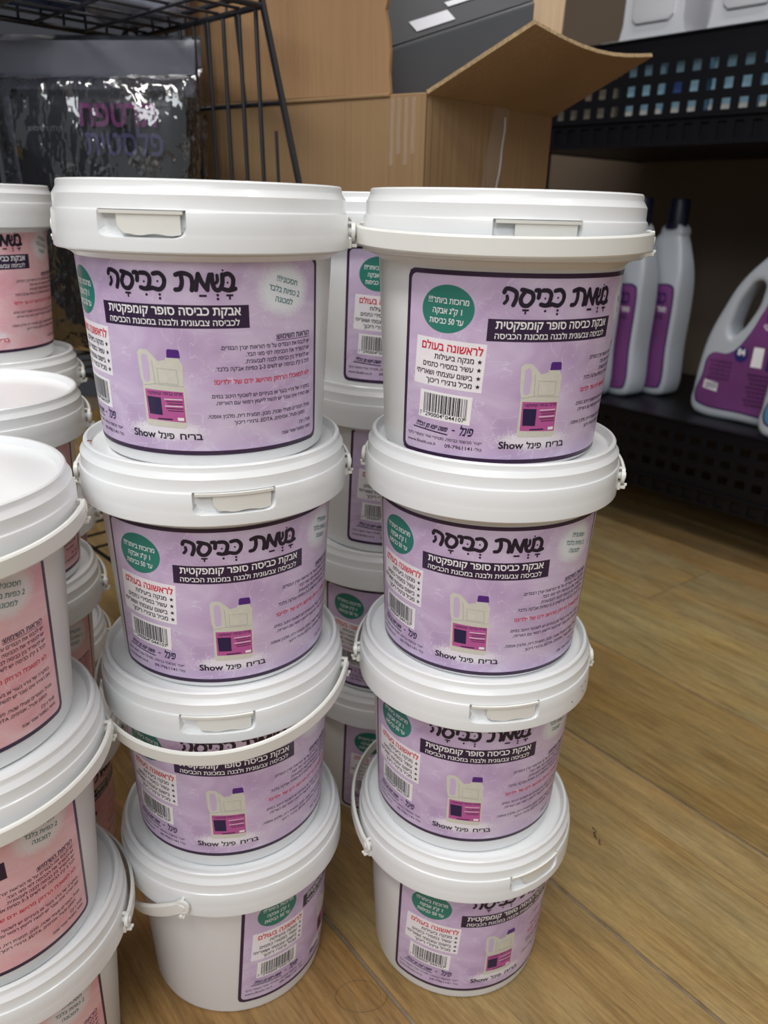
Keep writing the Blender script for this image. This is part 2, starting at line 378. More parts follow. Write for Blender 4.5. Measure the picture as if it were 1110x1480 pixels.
def bidi(s):
    runs = re.findall(r"[A-Za-z0-9@/.\-]*[A-Za-z0-9]|[^A-Za-z0-9]", s)
    out = [r if re.match(r'[A-Za-z0-9]', r) else {'(': ')', ')': '('}.get(r, r) for r in runs]
    return ''.join(out[::-1])
_tc = bpy.data.curves.new('tmp_text', 'FONT'); _to = bpy.data.objects.new('tmp_text', _tc); col.objects.link(_to)
def glyphs(s, bold=0, res=2):
    _tc.body = s; _tc.size = 1
    bpy.context.view_layer.update(); dg = bpy.context.evaluated_depsgraph_get(); e = _to.evaluated_get(dg); c = e.to_curve(dg)
    loops = []
    for sp in c.splines:
        bp = sp.bezier_points; n = len(bp)
        if n < 2: continue
        pl = []
        for i in range(n):
            a, b = bp[i], bp[(i+1) % n]
            straight = (a.handle_right-a.co).cross(b.co-a.co).length < 1e-5 and (b.handle_left-b.co).cross(b.co-a.co).length < 1e-5
            if straight: pl.append(a.co.xy.copy())
            else: pl += [q.xy for q in interpolate_bezier(a.co, a.handle_right, b.handle_left, b.co, res+2)[:-1]]
        out = [p for i, p in enumerate(pl) if (p-pl[i-1]).length > 1e-4]
        if len(out) < 3: continue
        ar = sum(out[i-1].x*out[i].y-out[i].x*out[i-1].y for i in range(len(out)))/2
        loops.append([out, ar, 1 if ar > 0 else -1])
    e.to_curve_clear()
    if not loops: return [], []
    def inside(pt, pl):
        r = False
        for i in range(len(pl)):
            a, b = pl[i-1], pl[i]
            if (a.y > pt.y) != (b.y > pt.y) and pt.x < (b.x-a.x)*(pt.y-a.y)/(b.y-a.y)+a.x: r = not r
        return r
    holes = [h for h in loops if any(l[2] != h[2] and abs(l[1]) > abs(h[1]) and inside(h[0][0], l[0]) for l in loops)]
    outer = [l for l in loops if not any(l is h for h in holes)]
    own = {id(l): [] for l in outer}
    for h in holes:
        cs = [l for l in outer if l[2] != h[2] and inside(h[0][0], l[0])]
        if cs: own[id(min(cs, key=lambda l: abs(l[1])))].append(h)
    def grow(pl, sg):
        if not bold: return pl
        r = []
        for i in range(len(pl)):
            d1 = (pl[i]-pl[i-1]).normalized(); d2 = (pl[(i+1) % len(pl)]-pl[i]).normalized()
            n1 = Vector((d1.y, -d1.x))*sg; n2 = Vector((d2.y, -d2.x))*sg; n = n1+n2
            k = max(.5, 1+n1.dot(n2)); r.append(pl[i]+n/k*bold)
        return r
    v = []; f = []
    for l in outer:
        pls = [grow(l[0], l[2])]+[grow(h[0], l[2]) for h in own[id(l)]]
        tr = tessellate_polygon([[p.to_3d() for p in q] for q in pls]); n = len(v)
        for q in pls: v += [(p.x, p.y) for p in q]
        for a, b, c_ in tr:
            A, B, Cc = v[n+a], v[n+b], v[n+c_]
            ar = (B[0]-A[0])*(Cc[1]-A[1])-(Cc[0]-A[0])*(B[1]-A[1])
            if abs(ar) > 1e-9: f.append((n+a, n+b, n+c_) if ar > 0 else (n+a, n+c_, n+b))
    return v, f
class Flat:
    """flat print in label millimetres, split by ink"""
    def __init__(s): s.v = []; s.f = []; s.i = []
    def add(s, v, f, ink): n = len(s.v); s.v += v; s.f += [tuple(a+n for a in q) for q in f]; s.i += [ink]*len(f)
    def text(s, t, x0, x1, y, h, ink, bold=0, rot=0, shear=0, rtl=True, res=2):
        """fit the line between x0 and x1 on baseline y with letter height h"""
        v, f = glyphs(bidi(t) if rtl else t, bold+.006, res)
        if not v: return
        a, b = min(p[0] for p in v), max(p[0] for p in v); k = (x1-x0)/(b-a); kh = h/.56; cr, sr = math.cos(R_(rot)), math.sin(R_(rot)); q = []
        for x, yy in v:
            X = (x-a)*k+yy*kh*shear; Y = yy*kh; xm = X-(x1-x0)/2
            q.append((x0+(x1-x0)/2+xm*cr-Y*sr, y+xm*sr+Y*cr))
        s.add(q, f, ink)
    def rect(s, x0, y0, x1, y1, ink, n=1):
        v = []; 
        for i in range(n+1): x = x0+(x1-x0)*i/n; v += [(x, y0), (x, y1)]
        s.add(v, [(2*i, 2*i+2, 2*i+3, 2*i+1) for i in range(n)], ink)
    def stroke(s, pts, wd, ink, smooth=True):
        if smooth and len(pts) > 2:
            P = [pts[0]]+list(pts)+[pts[-1]]; out = []
            for i in range(1, len(P)-2):
                for k in range(5):
                    t = k/5; p0, p1, p2, p3 = P[i-1], P[i], P[i+1], P[i+2]
                    out.append(tuple(.5*((2*p1[d])+(-p0[d]+p2[d])*t+(2*p0[d]-5*p1[d]+4*p2[d]-p3[d])*t*t+(-p0[d]+3*p1[d]-3*p2[d]+p3[d])*t**3) for d in (0, 1)))
            out.append(pts[-1]); pts = out
        for a, b in zip(pts[:-1], pts[1:]):
            dx, dy = b[0]-a[0], b[1]-a[1]; l = math.hypot(dx, dy) or 1; nx, ny = -dy/l*wd/2, dx/l*wd/2
            s.add([(a[0]-nx, a[1]-ny), (b[0]-nx, b[1]-ny), (b[0]+nx, b[1]+ny), (a[0]+nx, a[1]+ny)], [(0, 1, 2, 3)], ink)
        for p in pts: s.disc(p[0], p[1], wd/2, ink, 10)
    def disc(s, x, y, r, ink, n=12):
        s.add([(x+r*math.cos(2*math.pi*k/n), y+r*math.sin(2*math.pi*k/n)) for k in range(n)], [tuple(range(n))], ink)
    def poly(s, pts, ink): s.add(list(pts), [tuple(range(len(pts)))], ink)
    def star(s, x, y, r, ink):
        p = [(x+(r if k % 2 == 0 else r*.42)*math.sin(math.pi*k/5), y+(r if k % 2 == 0 else r*.42)*math.cos(math.pi*k/5)) for k in range(10)]
        s.add([(x, y)]+p, [(0, 1+(k+1) % 10, 1+k) for k in range(10)], ink)

INK, REDI, WHITEI, TEALI, JUGI, CAPI, MAG, NAVY, GREY, PINKT = range(10)
def ean(code):
    Lc = ['0001101', '0011001', '0010011', '0111101', '0100011', '0110001', '0101111', '0111011', '0110111', '0001011']
    par = ['LLLLLL', 'LLGLGG', 'LLGGLG', 'LLGGGL', 'LGLLGG', 'LGGLLG', 'LGGGLL', 'LGLGLG', 'LGLGGL', 'LGGLGL'][int(code[0])]
    s = '101'
    for d, p_ in zip(code[1:7], par):
        q = Lc[int(d)]; s += q if p_ == 'L' else ''.join('1' if c == '0' else '0' for c in q)[::-1]
    s += '01010'
    for d in code[7:]: s += ''.join('1' if c == '0' else '0' for c in Lc[int(d)])
    return s+'101'
def print_layer():
    P = Flat(); TI = INK
    # title strokes, x from 59.8, baseline 93
    ox, oy = 59.8, 93.0
    def S(pts, w_=2.45): P.stroke([(ox+a, oy+b) for a, b in pts], w_, TI)
    S([(.6, 7.6), (1.6, 9.6), (4.5, 9.3), (7.2, 7.6), (7.4, 4.2), (6.2, .8)]); S([(2.3, 5.6), (2.6, 3.6), (1.2, 1.7)], 1.9)          # he
    S([(10.2, 9.2), (12.5, 8.8), (16.2, 7.4), (17.0, 4.0), (14.6, .8), (11.4, 1.0), (10.0, 3.8), (11.0, 6.6), (12.6, 8.6)])           # samekh
    S([(18.2, 9.0), (20.2, 8.8), (20.0, 5.0)])                                                                                        # yod
    S([(22.2, 9.0), (25.5, 8.8), (27.4, 6.6), (26.6, 2.4), (25.0, .9)]); S([(21.8, 1.4), (24.6, .8), (28.8, 1.5)])                     # bet
    S([(29.6, 8.8), (33.0, 9.2), (35.4, 6.6), (35.0, 3.0), (32.6, .8), (29.6, 1.2)])                                                    # kaf
    S([(41.8, 8.6), (45.4, 9.6), (49.4, 8.2), (50.4, 4.6), (49.8, .8)]); S([(44.6, 8.8), (44.9, 4.6), (43.6, 1.4), (41.2, .9)])         # tav
    S([(52.0, 1.0), (52.6, 4.8), (53.6, 9.2)]); S([(53.6, 9.2), (55.6, 4.4), (58.0, 1.0)]); S([(57.9, 1.2), (58.4, 5), (59.6, 8.9)])    # mem
    S([(60.8, 9.0), (60.8, 5.0), (62.0, 1.4), (64.4, 1.2), (66.0, 4.4), (66.2, 9.0)]); S([(63.4, 8.6), (63.4, 5.6), (61.8, 4.2)], 1.8)  # shin
    S([(66.9, 8.8), (69.6, 9.4), (71.8, 7.0), (71.4, 3.0), (70.0, .9)]); S([(66.6, 1.4), (69.4, .8), (72.8, 1.6)])                     # bet
    D = lambda a, b, r=.75: P.disc(ox+a, oy+b, r, TI)
    for a in (13.4, 69.6): P.rect(ox+a-1.9, oy-2.4, ox+a+1.9, oy-1.3, TI); P.rect(ox+a-.5, oy-4.1, ox+a+.5, oy-1.6, TI)
    D(24.8, -2.2); D(32.4, -1.9); D(32.4, -3.9); D(63.2, -1.7); D(63.2, -3.7); P.rect(ox+53.4, oy-2.7, ox+57.4, oy-1.5, TI)
    D(24.0, 4.6, .6); D(31.8, 5, .6); D(68.8, 4.8, .6); D(66.5, 11.2, .6)
    # band
    P.text('אבקת כביסה סופר קומפקטית', 57.5, 135, 80.6, 3.7, WHITEI, .016)
    P.text('לכביסה צבעונית ולבנה במכונת הכביסה', 57.5, 134, 74.9, 2.7, WHITEI, .008)
    # teal oval
    P.text('מרוכזת ביותר!!!', 16.2, 41.5, 92.6, 2.7, WHITEI, .006, rot=-2)
    P.text('1 ק"ג אבקה', 19.5, 37.8, 86.9, 2.7, WHITEI, .006, rot=-2)
    P.text('עד 50 כביסות', 17.6, 39.0, 81.2, 2.7, WHITEI, .006, rot=-2)
    # white box
    P.text('לראשונה בעולם', 13.2, 52.0, 65.4, 3.7, REDI, .016, rot=-2.5)
    for k, (t, xl) in enumerate([('מנקה ביעילות', 22.5), ('עשיר במסירי כתמים', 14.8), ('בישום עוצמתי ושאריתי', 10.2), ('מכיל גרגירי ריכוך', 17.6)]):
        y = 60.2-k*4.85; P.text(t, xl, 47.2, y, 2.5, INK, .010, rot=-2.5); P.star(50.6, y+.7, 1.55, INK)
    # barcode
    b = ean('7290004044107'); x0, x1 = 17.0, 45.5; k = (x1-x0)/len(b); i = 0
    while i < len(b):
        if b[i] == '1':
            j = i
            while j < len(b) and b[j] == '1': j += 1
            low = 26.0 if i in (0, 2, 46, 48, 92, 94) else 27.6
            xx = x0+i*k; sk = -(xx-31)*.045
            P.add([(xx, low+sk), (x0+j*k, low+sk), (x0+j*k, 39+sk), (xx, 39+sk)], [(0, 1, 2, 3)], INK); i = j
        else: i += 1
    P.text('7', 14.5, 15.8, 25.4, 2.0, INK, .004, rtl=False); P.text('290004', 18.5, 30.4, 25.0, 2.0, INK, .004, rtl=False, rot=-2.5); P.text('044107', 32.4, 44.6, 24.4, 2.0, INK, .004, rtl=False, rot=-2.5)
    # hand-lettered line under the barcode
    P.text('פינל', 41.5, 50, 16.0, 4.4, NAVY, .022, shear=.25)
    P.text('פשוט יוצא מן הכלל! ', 11.5, 34, 17.6, 2.4, NAVY, .03, shear=.4, rot=-3)
    P.text('-', 37.4, 39.4, 17.4, 2.6, NAVY, .03, rtl=False)
    P.stroke([(10, 17.0), (20, 16.4), (34.5, 15.2)], .75, NAVY)
    P.text('ייצור מבשמי כביסה, מטהרי אויר וחומרי ניקוי', 5.2, 56.2, 11.3, 1.55, INK, .002, rot=-.5)
    P.text('www.finalit.co.il', 5.0, 27, 7.2, 1.55, INK, .002, rtl=False)
    P.text("09-7961141", 33.5, 50.8, 7.0, 1.75, INK, .004, rtl=False); P.text("טל':", 52, 56.5, 7.0, 1.6, INK, .002)
    # spray text
    for k, (t, xa, xb) in enumerate([('חסכוני!!!', 155.8, 170.6), ('2 כפיות בלבד', 151.5, 173.5), ('למכונה', 156.8, 169)]):
        P.text(t, xa+(1-k)*1.2, xb+(1-k)*1.2, 96.6-k*5.4, 2.5, TEALI, .004, rot=-14)
    # directions
    P.text('הוראות השימוש:', 155.5, 182.2, 66.0, 2.5, NAVY, .014); P.rect(155.5, 65.0, 182.2, 65.3, NAVY, 6)
    for k, (t, xl) in enumerate([('יש לכבס את הבגדים על פי הוראות יצרן הבגדים.', 122.5), ('יש להפריד את הכביסה לפי סוגי הבד.', 136.6), ('יש להפריד בין כביסה לבנה לצבעונית.', 136), ('לכל 5 ק"ג כביסה יש לשים 2-3 כפיות אבקה בלבד.', 119)]):
        P.text(t, xl, 182.2, 61.6-k*3.95, 1.85, INK, .005)
    P.text('לא למאכל! הרחק מהישג ידם של ילדים!', 118, 182, 42.2, 2.2, REDI, .008)
    P.text('במקרה של גירוי בעור או בעיניים יש לשטוף היטב במים.', 115.6, 182.4, 34.2, 1.8, INK, .004)
    P.text('אם הגירוי אינו עובר יש לגשת לייעוץ רפואי עם האריזה.', 118, 182.4, 30.2, 1.8, INK, .004)
    P.text('מכיל: חומרים פעילי שטח, סבון, תמצית ריח, מלבין אופטי,', 113, 182.4, 22.4, 1.8, INK, .004)
    P.text('חמצן פעיל, אנזימים, EDTA, גרגירי ריכוך.', 127, 177.5, 18.4, 1.8, INK, .004)
    P.text('מכיל 1 ק"ג', 172, 183.4, 12.6, 1.8, INK, .004); P.text('מיוצר במפעל שומר שבת', 158, 183.4, 8.4, 1.7, INK, .004)
    # caption
    P.text('Show', 66.2, 81.5, 9.6, 4.3*.8, INK, .022, rtl=False); P.text('פינל', 83.2, 93, 9.6, 3.1, PINKT, .018); P.text('בריח', 96.4, 109.4, 9.6, 3.1, PINKT, .018)
    # picture of the jug
    G = Flat(); ST = 0.0
    body = [(76.4, 18.6), (77.2, 17.0), (99.6, 16.2), (101.2, 17.8), (101.6, 40), (101.0, 42), (101.2, 53), (99, 56.6), (92.2, 57.4), (91.4, 55.6), (87.2, 54.8), (84.6, 57.6), (80.6, 61), (76.4, 61), (74.6, 59), (75.4, 45), (76.4, 41.6)]
    G.poly(body, JUGI)
    G.poly([(77.4+0, 46), (77.8, 43.4), (79.6, 42.4), (81.4, 43.6), (81.7, 52), (80.8, 57.6), (79, 58.6), (77.2, 57.4)], GREY+2)
    G.poly([(92.6, 57), (100.2, 57), (99.9, 60.8), (99.2, 61.6), (93.6, 61.8), (92.8, 61)], CAPI)
    G.stroke([(86.4, 50.8), (97.6, 50.2), (98, 42), (86.6, 42.4), (86.4, 50.8)], .22, GREY, smooth=False)
    G.stroke([(83.6, 54.6), (84.4, 41.8), (101, 40.8)], .25, GREY, smooth=False); G.stroke([(77, 40.6), (84.4, 41.8)], .3, GREY, smooth=False)
    G.poly([(77.6, 38.6), (100.4, 37.6), (100.6, 19.8), (78, 20.8)], MAG)
    G.poly([(78.6, 34.4), (87, 34), (87.2, 23.6), (79.2, 24)], NAVY)
    G.text('מרכז כביסה קומפקטי', 79.2, 99.6, 35.6, 1.5, NAVY, .012)
    for k in range(6): G.rect(89+(k % 3)*.8, 33-k*1.35, 99.6, 33.45-k*1.35, INK if k % 3 else WHITEI)
    G.rect(96, 20.8, 99.6, 22.6, WHITEI); G.rect(84, 21, 93, 21.8, NAVY)
    return P, G
ink = [mat('ink_dark', lin(34, 24, 44), .4), mat('ink_red', lin(214, 32, 62), .4), mat('ink_white', lin(244, 242, 244), .4), mat('ink_teal', lin(30, 112, 108), .4),
       mat('picture_jug_white', lin(214, 212, 200), .4, var=(300, .04)), mat('picture_cap_purple', lin(84, 34, 128), .4), mat('picture_label_magenta', lin(190, 92, 158), .4), mat('ink_navy', lin(38, 26, 72), .4), mat('picture_grey', lin(168, 168, 160), .4),
       mat('ink_caption', lin(34, 24, 44), .4), mat('picture_gap_lilac', lin(206, 184, 217), .4)]
ink_pink = list(ink); ink_pink[9] = mat('ink_caption_red', lin(214, 40, 70), .4); ink_pink[10] = mat('picture_gap_pink', lin(236, 180, 192), .4)
def bend_flat(P, name, mats, base):
    v = []; 
    # layer the picture pieces by order so overlapping flat prints do not fight
    offs = [0]*len(P.v)
    if P is PIC:
        lay = {JUGI: 0, GREY+2: 1, CAPI: 1, GREY: 1, MAG: 1, NAVY: 2, INK: 2, WHITEI: 3}
        for q, i in zip(P.f, P.i):
            for a in q: offs[a] = lay.get(i, 1)
    v = [bend(x, y, base+o*.00005) for (x, y), o in zip(P.v, offs)]
    return mesh_obj(name, v, P.f, None, smooth=False, idx=P.i, mats=mats)
TXT, PIC = print_layer()
# the jug body picture is wider than a flat facet may be: cut it into columns
def slice_cols(P, step=3.0):
    bm = bmesh.new(); vs = [bm.verts.new((x, y, 0)) for x, y in P.v]
    for q, i in zip(P.f, P.i):
        try: fc = bm.faces.new([vs[a] for a in q]); fc.material_index = i
        except ValueError: pass
    x = min(p[0] for p in P.v)+step*.5; xm = max(p[0] for p in P.v)
    while x < xm:
        bmesh.ops.bisect_plane(bm, geom=bm.verts[:]+bm.edges[:]+bm.faces[:], plane_co=(x, 0, 0), plane_no=(1, 0, 0)); x += step
    bm.verts.index_update(); P.v = [(a.co.x, a.co.y) for a in bm.verts]; P.f = [tuple(a.index for a in fc.verts) for fc in bm.faces]; P.i = [fc.material_index for fc in bm.faces]; bm.free()
slice_cols(PIC, 2.5)
SRC = {}
for nm, lm, im in (('purple', lab_purple, ink), ('pink', lab_pink, ink_pink)):
    SRC[nm] = (label_panel('label', lm), bend_flat(TXT, 'printed_text', im, .00034), bend_flat(PIC, 'printed_picture', im, .00030))

# ------------------------------------------------------------ stacks of pails
STK = {'A': (-.115, .5121, [(.0013, .0002), (.0004, .0003), (-.0006, -.0007), (-.0012, .0002)]),
       'B': (.0717, .5303, [(-.0024, -.0024), (.0017, .0016), (-.0003, .0008), (.001, 0)]),
       'C': (.0051, .735, [(0, 0), (.001, 0), (0, 0), (0, 0)]),
       'P': (-.2612, .4053, [(.0001, -.002), (.0007, -.0027), (-.0009, .0047)]),
       'Q': (-.3318, .6089, [(.0005, -.0005), (-.0018, .0004), (.0012, .0001)]),
       'R': (-.4005, .7785, [(-.0032, -.0013), (.0019, .0007), (.0015, .0005), (-.0001, 0)])}
# per pail: label azimuth, label height shift (mm from 6), tab azimuth, pivot azimuth, side (+1: arc at pivot+90), L, tilt
SPEC = {('A', 1): (-32.6, 8, -10, 92, 1, .0925, 7), ('A', 2): (-6.1, 4.5, 19, 101, 1, .0925, 8), ('A', 3): (-13, 11.4, 8, -92, 1, .0990, -8), ('A', 4): (58.5, 12, 150, 167, 1, .098, -30),
        ('B', 1): (-6, 3, 5.5, -104, 1, .0915, -2), ('B', 2): (-34.4, 3, 190, 78, 1, .0925, 9), ('B', 3): (-28.4, 12, 9, 90, 1, .0925, 8), ('B', 4): (1, 10, 35, 118, 1, .1010, 9),
        ('C', 1): (12, 6, 60, 84, 1, .0925, 6), ('C', 2): (15.5, 8.5, 200, 84, 1, .0925, 6), ('C', 3): (-6, 5, 60, 84, 1, .0925, 6), ('C', 4): (13, 6, 200, 84, 1, .0925, 6),
        ('P', 1): (-18, 12, 200, -76, 1, .0922, -3), ('P', 2): (-20, 11, 200, -76, 1, .0922, -3), ('P', 3): (-22, 8, 200, 92, 1, .0925, 3),
        ('Q', 1): (-5, 8, 200, 108, 1, .0925, 6), ('Q', 2): (-5, 8, 200, 108, 1, .0925, 6), ('Q', 3): (40, 8, 200, 108, 1, .0925, 6),
        ('R', 1): (12, 12, 200, 107, 1, .0925, 6), ('R', 2): (5, 8, 200, 107, 1, .0925, 6), ('R', 3): (0, 8, 200, 107, 1, .0925, 6), ('R', 4): (5, 8, 200, 107, 1, .0925, 6)}
lab = {
 ('A', 1): 'purple-labelled white pail on top of the front left-centre stack, tear tab facing front',
 ('A', 2): 'second pail from the top in the left-centre purple stack, tear tab right of centre',
 ('A', 3): 'third pail from the top in the left-centre purple stack, handle hanging across its front',
 ('A', 4): 'bottom pail of the left-centre purple stack, plain white side turned forward, handle drooping left',
 ('B', 1): 'purple-labelled white pail on top of the front right stack, handle resting round its front rim',
 ('B', 2): 'second pail from the top in the right-hand purple stack, no tear tab showing',
 ('B', 3): 'third pail from the top in the right-hand purple stack, blue specks on its lid rim',
 ('B', 4): 'bottom pail of the right-hand purple stack on the floor, handle swung behind the lid',
 ('C', 1): 'topmost pail of the purple stack half hidden between the two front stacks',
 ('C', 2): 'second pail down in the purple stack glimpsed between the two front stacks',
 ('C', 3): 'third pail down in the purple stack glimpsed between the two front stacks',
 ('C', 4): 'bottom pail of the purple stack glimpsed between the two front stacks',
 ('P', 1): 'top pail of the nearest pink-labelled stack, cut off by the left picture edge',
 ('P', 2): 'middle pail of the nearest pink-labelled stack at the left picture edge',
 ('P', 3): 'lowest pail of the nearest pink-labelled stack in the bottom left corner',
 ('Q', 1): 'top pail of the middle pink stack, its lid showing just above the nearest pink stack',
 ('Q', 2): 'second pail of the middle pink stack, squeezed behind the nearest pink stack',
 ('Q', 3): 'floor-level pail of the middle pink stack, blank side behind nearest pink stack',
 ('R', 1): 'topmost pink-labelled pail of the farthest left stack, beside the black packs',
 ('R', 2): 'second pail from the top in the farthest left pink stack, only its lid in view',
 ('R', 3): 'third pail down in the farthest left pink stack, lid sliver beside yellow pack',
 ('R', 4): 'bottom pail of the farthest left pink stack, sliver of lid behind other pails'}
GRP = {'A': 'purple-labelled pails', 'B': 'purple-labelled pails', 'C': 'purple-labelled pails', 'P': 'pink-labelled pails', 'Q': 'pink-labelled pails', 'R': 'pink-labelled pails'}
speckb = mat('blue_speck', lin(40, 110, 190), .5); rust = mat('rust_speck', lin(130, 60, 40), .7)
first = True
for (s, i), (yaw, ldz, tab, piv, side, L, tilt) in SPEC.items():
    X, Y, D = STK[s]; n = len(D); lv = n-i
    t = empty('pail', (X+D[i-1][0], Y+D[i-1][1], lv*H)); tag(t, lab[(s, i)], 'pail', GRP[s])
    inst(body_src, 'pail_body', t, rotz=R_(yaw*1.7))
    ld = inst(lid_src, 'lid', t, rotz=R_(tab)); inst(tab_src, 'tear_tab', ld)
    for a in (piv, piv+180): inst(ear_src, 'ear', ld, rotz=R_(a-tab))
    ls, ts, ps = SRC['purple' if s in 'ABC' else 'pink']
    k = 1+.0545*(ldz-6)/1000/R_MEAN
    lo = inst(ls, 'label', t, (0, 0, (ldz-6)/1000), R_(yaw), (k, k, 1)); tag(inst(ts, 'printed_text', lo), kind='stuff'); tag(inst(ps, 'printed_picture', lo), kind='stuff')
    h = make_handle(L, tilt); h.parent = t; h.location = (0, 0, ZS+.0105)
    # local +X axis of the handle lies on the pivot azimuth (azimuth 0 = -Y)
    h.rotation_euler = (0, 0, R_(piv-90))
    if (s, i) == ('B', 3):
        mb = MB()
        for a, z in ((47, .1285), (56, .1345), (58, .1290), (61, .1345)):
            r = RS+.0001; p_ = Vector((r*math.sin(R_(a)), -r*math.cos(R_(a)), z)); mb.tube([p_, p_+Vector((math.sin(R_(a)), -math.cos(R_(a)), 0))*.0002], .0006, 8)
        sp = mb.build('paint_specks', speckb, ld); sp.rotation_euler = (0, 0, R_(-tab)); tag(sp, 'blue paint specks', kind='stuff')
    if (s, i) == ('A', 2):
        mb = MB(); a = R_(-62)
        c = Vector((.0812*math.sin(a), -.0812*math.cos(a), ZR+.0002)); mb.tube([c, c+Vector((.0012, .0006, .0004)), c+Vector((.003, -.0002, .0002))], .0004, 6)
        sp = mb.build('rust_fleck', rust, ld); sp.rotation_euler = (0, 0, R_(-tab))
for o in [body_src, lid_src, tab_src, ear_src]+[x for t in SRC.values() for x in t]: bpy.data.objects.remove(o)

# ------------------------------------------------------------ cardboard box with open flaps
def card_mat(name, c):
    m = mat(name, c, .8, spec=.25, var=(9, .10, (1, 1, .35)), bump=(1, .0))
    nt = m.node_tree; N = nt.nodes; b = N['Principled BSDF']
    tc = N.new('ShaderNodeTexCoord'); mp = N.new('ShaderNodeMapping'); mp.inputs['Scale'].default_value = (150, 150, 1.5); nt.links.new(tc.outputs['Object'], mp.inputs[0])
    n = N.new('ShaderNodeTexNoise'); n.inputs['Scale'].default_value = 1; n.inputs['Detail'].default_value = 2; nt.links.new(mp.outputs[0], n.inputs[0])
    bp = N.new('ShaderNodeBump'); bp.inputs['Strength'].default_value = .8; bp.inputs['Distance'].default_value = .002
    nt.links.new(n.outputs[0], bp.inputs['Height']); nt.links.new(bp.outputs[0], b.inputs['Normal']); return m
cardb = card_mat('cardboard', lin(150, 121, 88)); cardi = card_mat('cardboard_inside', lin(150, 114, 78)); cardlight = card_mat('cardboard_pale', lin(205, 178, 145))
cardf = card_mat('cardboard_flap', lin(162, 127, 92))
corr = mat('corrugated_edge', lin(176, 150, 112), .9, bump=(400, .8), var=(260, .35))
tape = mat('clear_tape', (.9, .9, .88, 1), .12, alpha=.06, spec=.8, coat=1, bump=(60, .7, (3, 3, .4)))
C0 = Vector((.0324, .93, 0)); Zb = .7138
LD = Vector((-.85, .53, 0)).normalized(); RD = Vector((.1663, .1786, 0)).normalized(); RLEN = .244; LLEN = (atZ(275, 152, Zb)-C0-Vector((0, 0, Zb))).dot(LD); T = .005
bx = empty('cardboard_box', C0); tag(bx, 'large open brown cardboard box standing behind the purple pail stacks', 'box')
LI = Vector((-LD.y, LD.x, 0)); LI = LI if LI.dot(RD) > 0 else -LI; RI = Vector((-RD.y, RD.x, 0)); RI = RI if RI.dot(LD) > 0 else -RI
def panel(name, o, ax, up, nrm, m, parent=bx, edge=True):
    p_ = MB().obox(o, ax, nrm*T, up).build(name, m, parent, smooth=False); bevel(p_, .0012, 2); return p_
Z = Vector((0, 0, 1)); O = Vector((0, 0, 0))
panel('side_panel', O, LD*LLEN, Z*Zb, LI, cardb); panel('side_panel', O+RD*T, RD*(RLEN-T), Z*Zb, RI, cardb)
panel('side_panel', RD*RLEN, LD*LLEN, Z*Zb, -LI, cardi); panel('side_panel', LD*LLEN, RD*RLEN, Z*Zb, -RI, cardi)
panel('bottom_panel', O+Z*.001, LD*LLEN, RD*RLEN, Z, cardi)
# upright flap on the left-hand face
fx = (atZ(564, 136, Zb)-C0-Z*Zb); f0 = fx.dot(LD)
upf = (Z*.26+LI*.0+RD*(-.01)).normalized()*.27
mb = MB(); 
# flap with a ragged right edge
pts = [(f0+.004*math.sin(k*2.1)*(.3 if k < 3 else 1)+(.0 if k < 14 else 0)-.010*(k/14)*-1, .27*k/14) for k in range(15)]
vs = []; 
for e, hgt in pts:
    for q in (0, T): vs.append(LD*e+Z*(Zb+.001)+upf.normalized()*hgt+LI*q); vs.append(LD*(LLEN)+Z*(Zb+.001)+upf.normalized()*hgt+LI*q)
fs = []
for k in range(14):
    a = 4*k; b_ = a+4; fs += [(a, a+1, b_+1, b_), (a+2, b_+2, b_+3, a+3), (a, b_, b_+2, a+2), (a+1, a+3, b_+3, b_+1)]
fs += [(0, 2, 3, 1), (56, 57, 59, 58)]
mb.add(vs, fs).build('flap', cardf, bx, smooth=False)
# crease bulge below the flap
vs = []; 
mb = MB().tube([LD*f0+Z*(Zb-.001)-LI*.0002, LD*(f0+.2)+Z*(Zb-.0025)-LI*.0012, LD*LLEN+Z*(Zb-.001)-LI*.0004], .0022, 8); mb.build('crease', cardb, bx)
# outward flap on the right-hand face, slightly bowed
fo = (Vector((RD.y, -RD.x, 0))*math.cos(R_(22))+Z*math.sin(R_(22)))
vs = []; nn = RD.cross(fo).normalized(); nU, nV = 8, 6
for q in (0, 1):
    for i in range(nU+1):
        for j in range(nV+1):
            u_, v_ = i/nU, j/nV
            P_ = RD*(u_*RLEN*(1-.03*v_)+.004*v_)+Z*(Zb+.0015)+fo*(.135*v_)
            P_ += Z*(.010*math.sin(u_*math.pi)*v_*v_ * -1 + .004*u_*v_)+nn*(T*.8*q)
            vs.append(P_)
M_ = (nU+1)*(nV+1); idx = lambda q, i, j: q*M_+i*(nV+1)+j; fs = []; ed = []
for i in range(nU):
    for j in range(nV): fs += [(idx(0, i, j), idx(0, i+1, j), idx(0, i+1, j+1), idx(0, i, j+1)), (idx(1, i, j), idx(1, i, j+1), idx(1, i+1, j+1), idx(1, i+1, j))]
for i in range(nU): ed += [(idx(0, i, nV), idx(0, i+1, nV), idx(1, i+1, nV), idx(1, i, nV)), (idx(0, i, 0), idx(1, i, 0), idx(1, i+1, 0), idx(0, i+1, 0))]
for j in range(nV): ed += [(idx(0, 0, j), idx(0, 0, j+1), idx(1, 0, j+1), idx(1, 0, j)), (idx(0, nU, j), idx(1, nU, j), idx(1, nU, j+1), idx(0, nU, j+1))]
o = mesh_obj('flap', vs, fs+ed, None, bx, smooth=True, angle=40, idx=[0]*len(fs)+[1]*len(ed), mats=[cardb, corr])
o['label'] = 'flap folded outward over the right face'
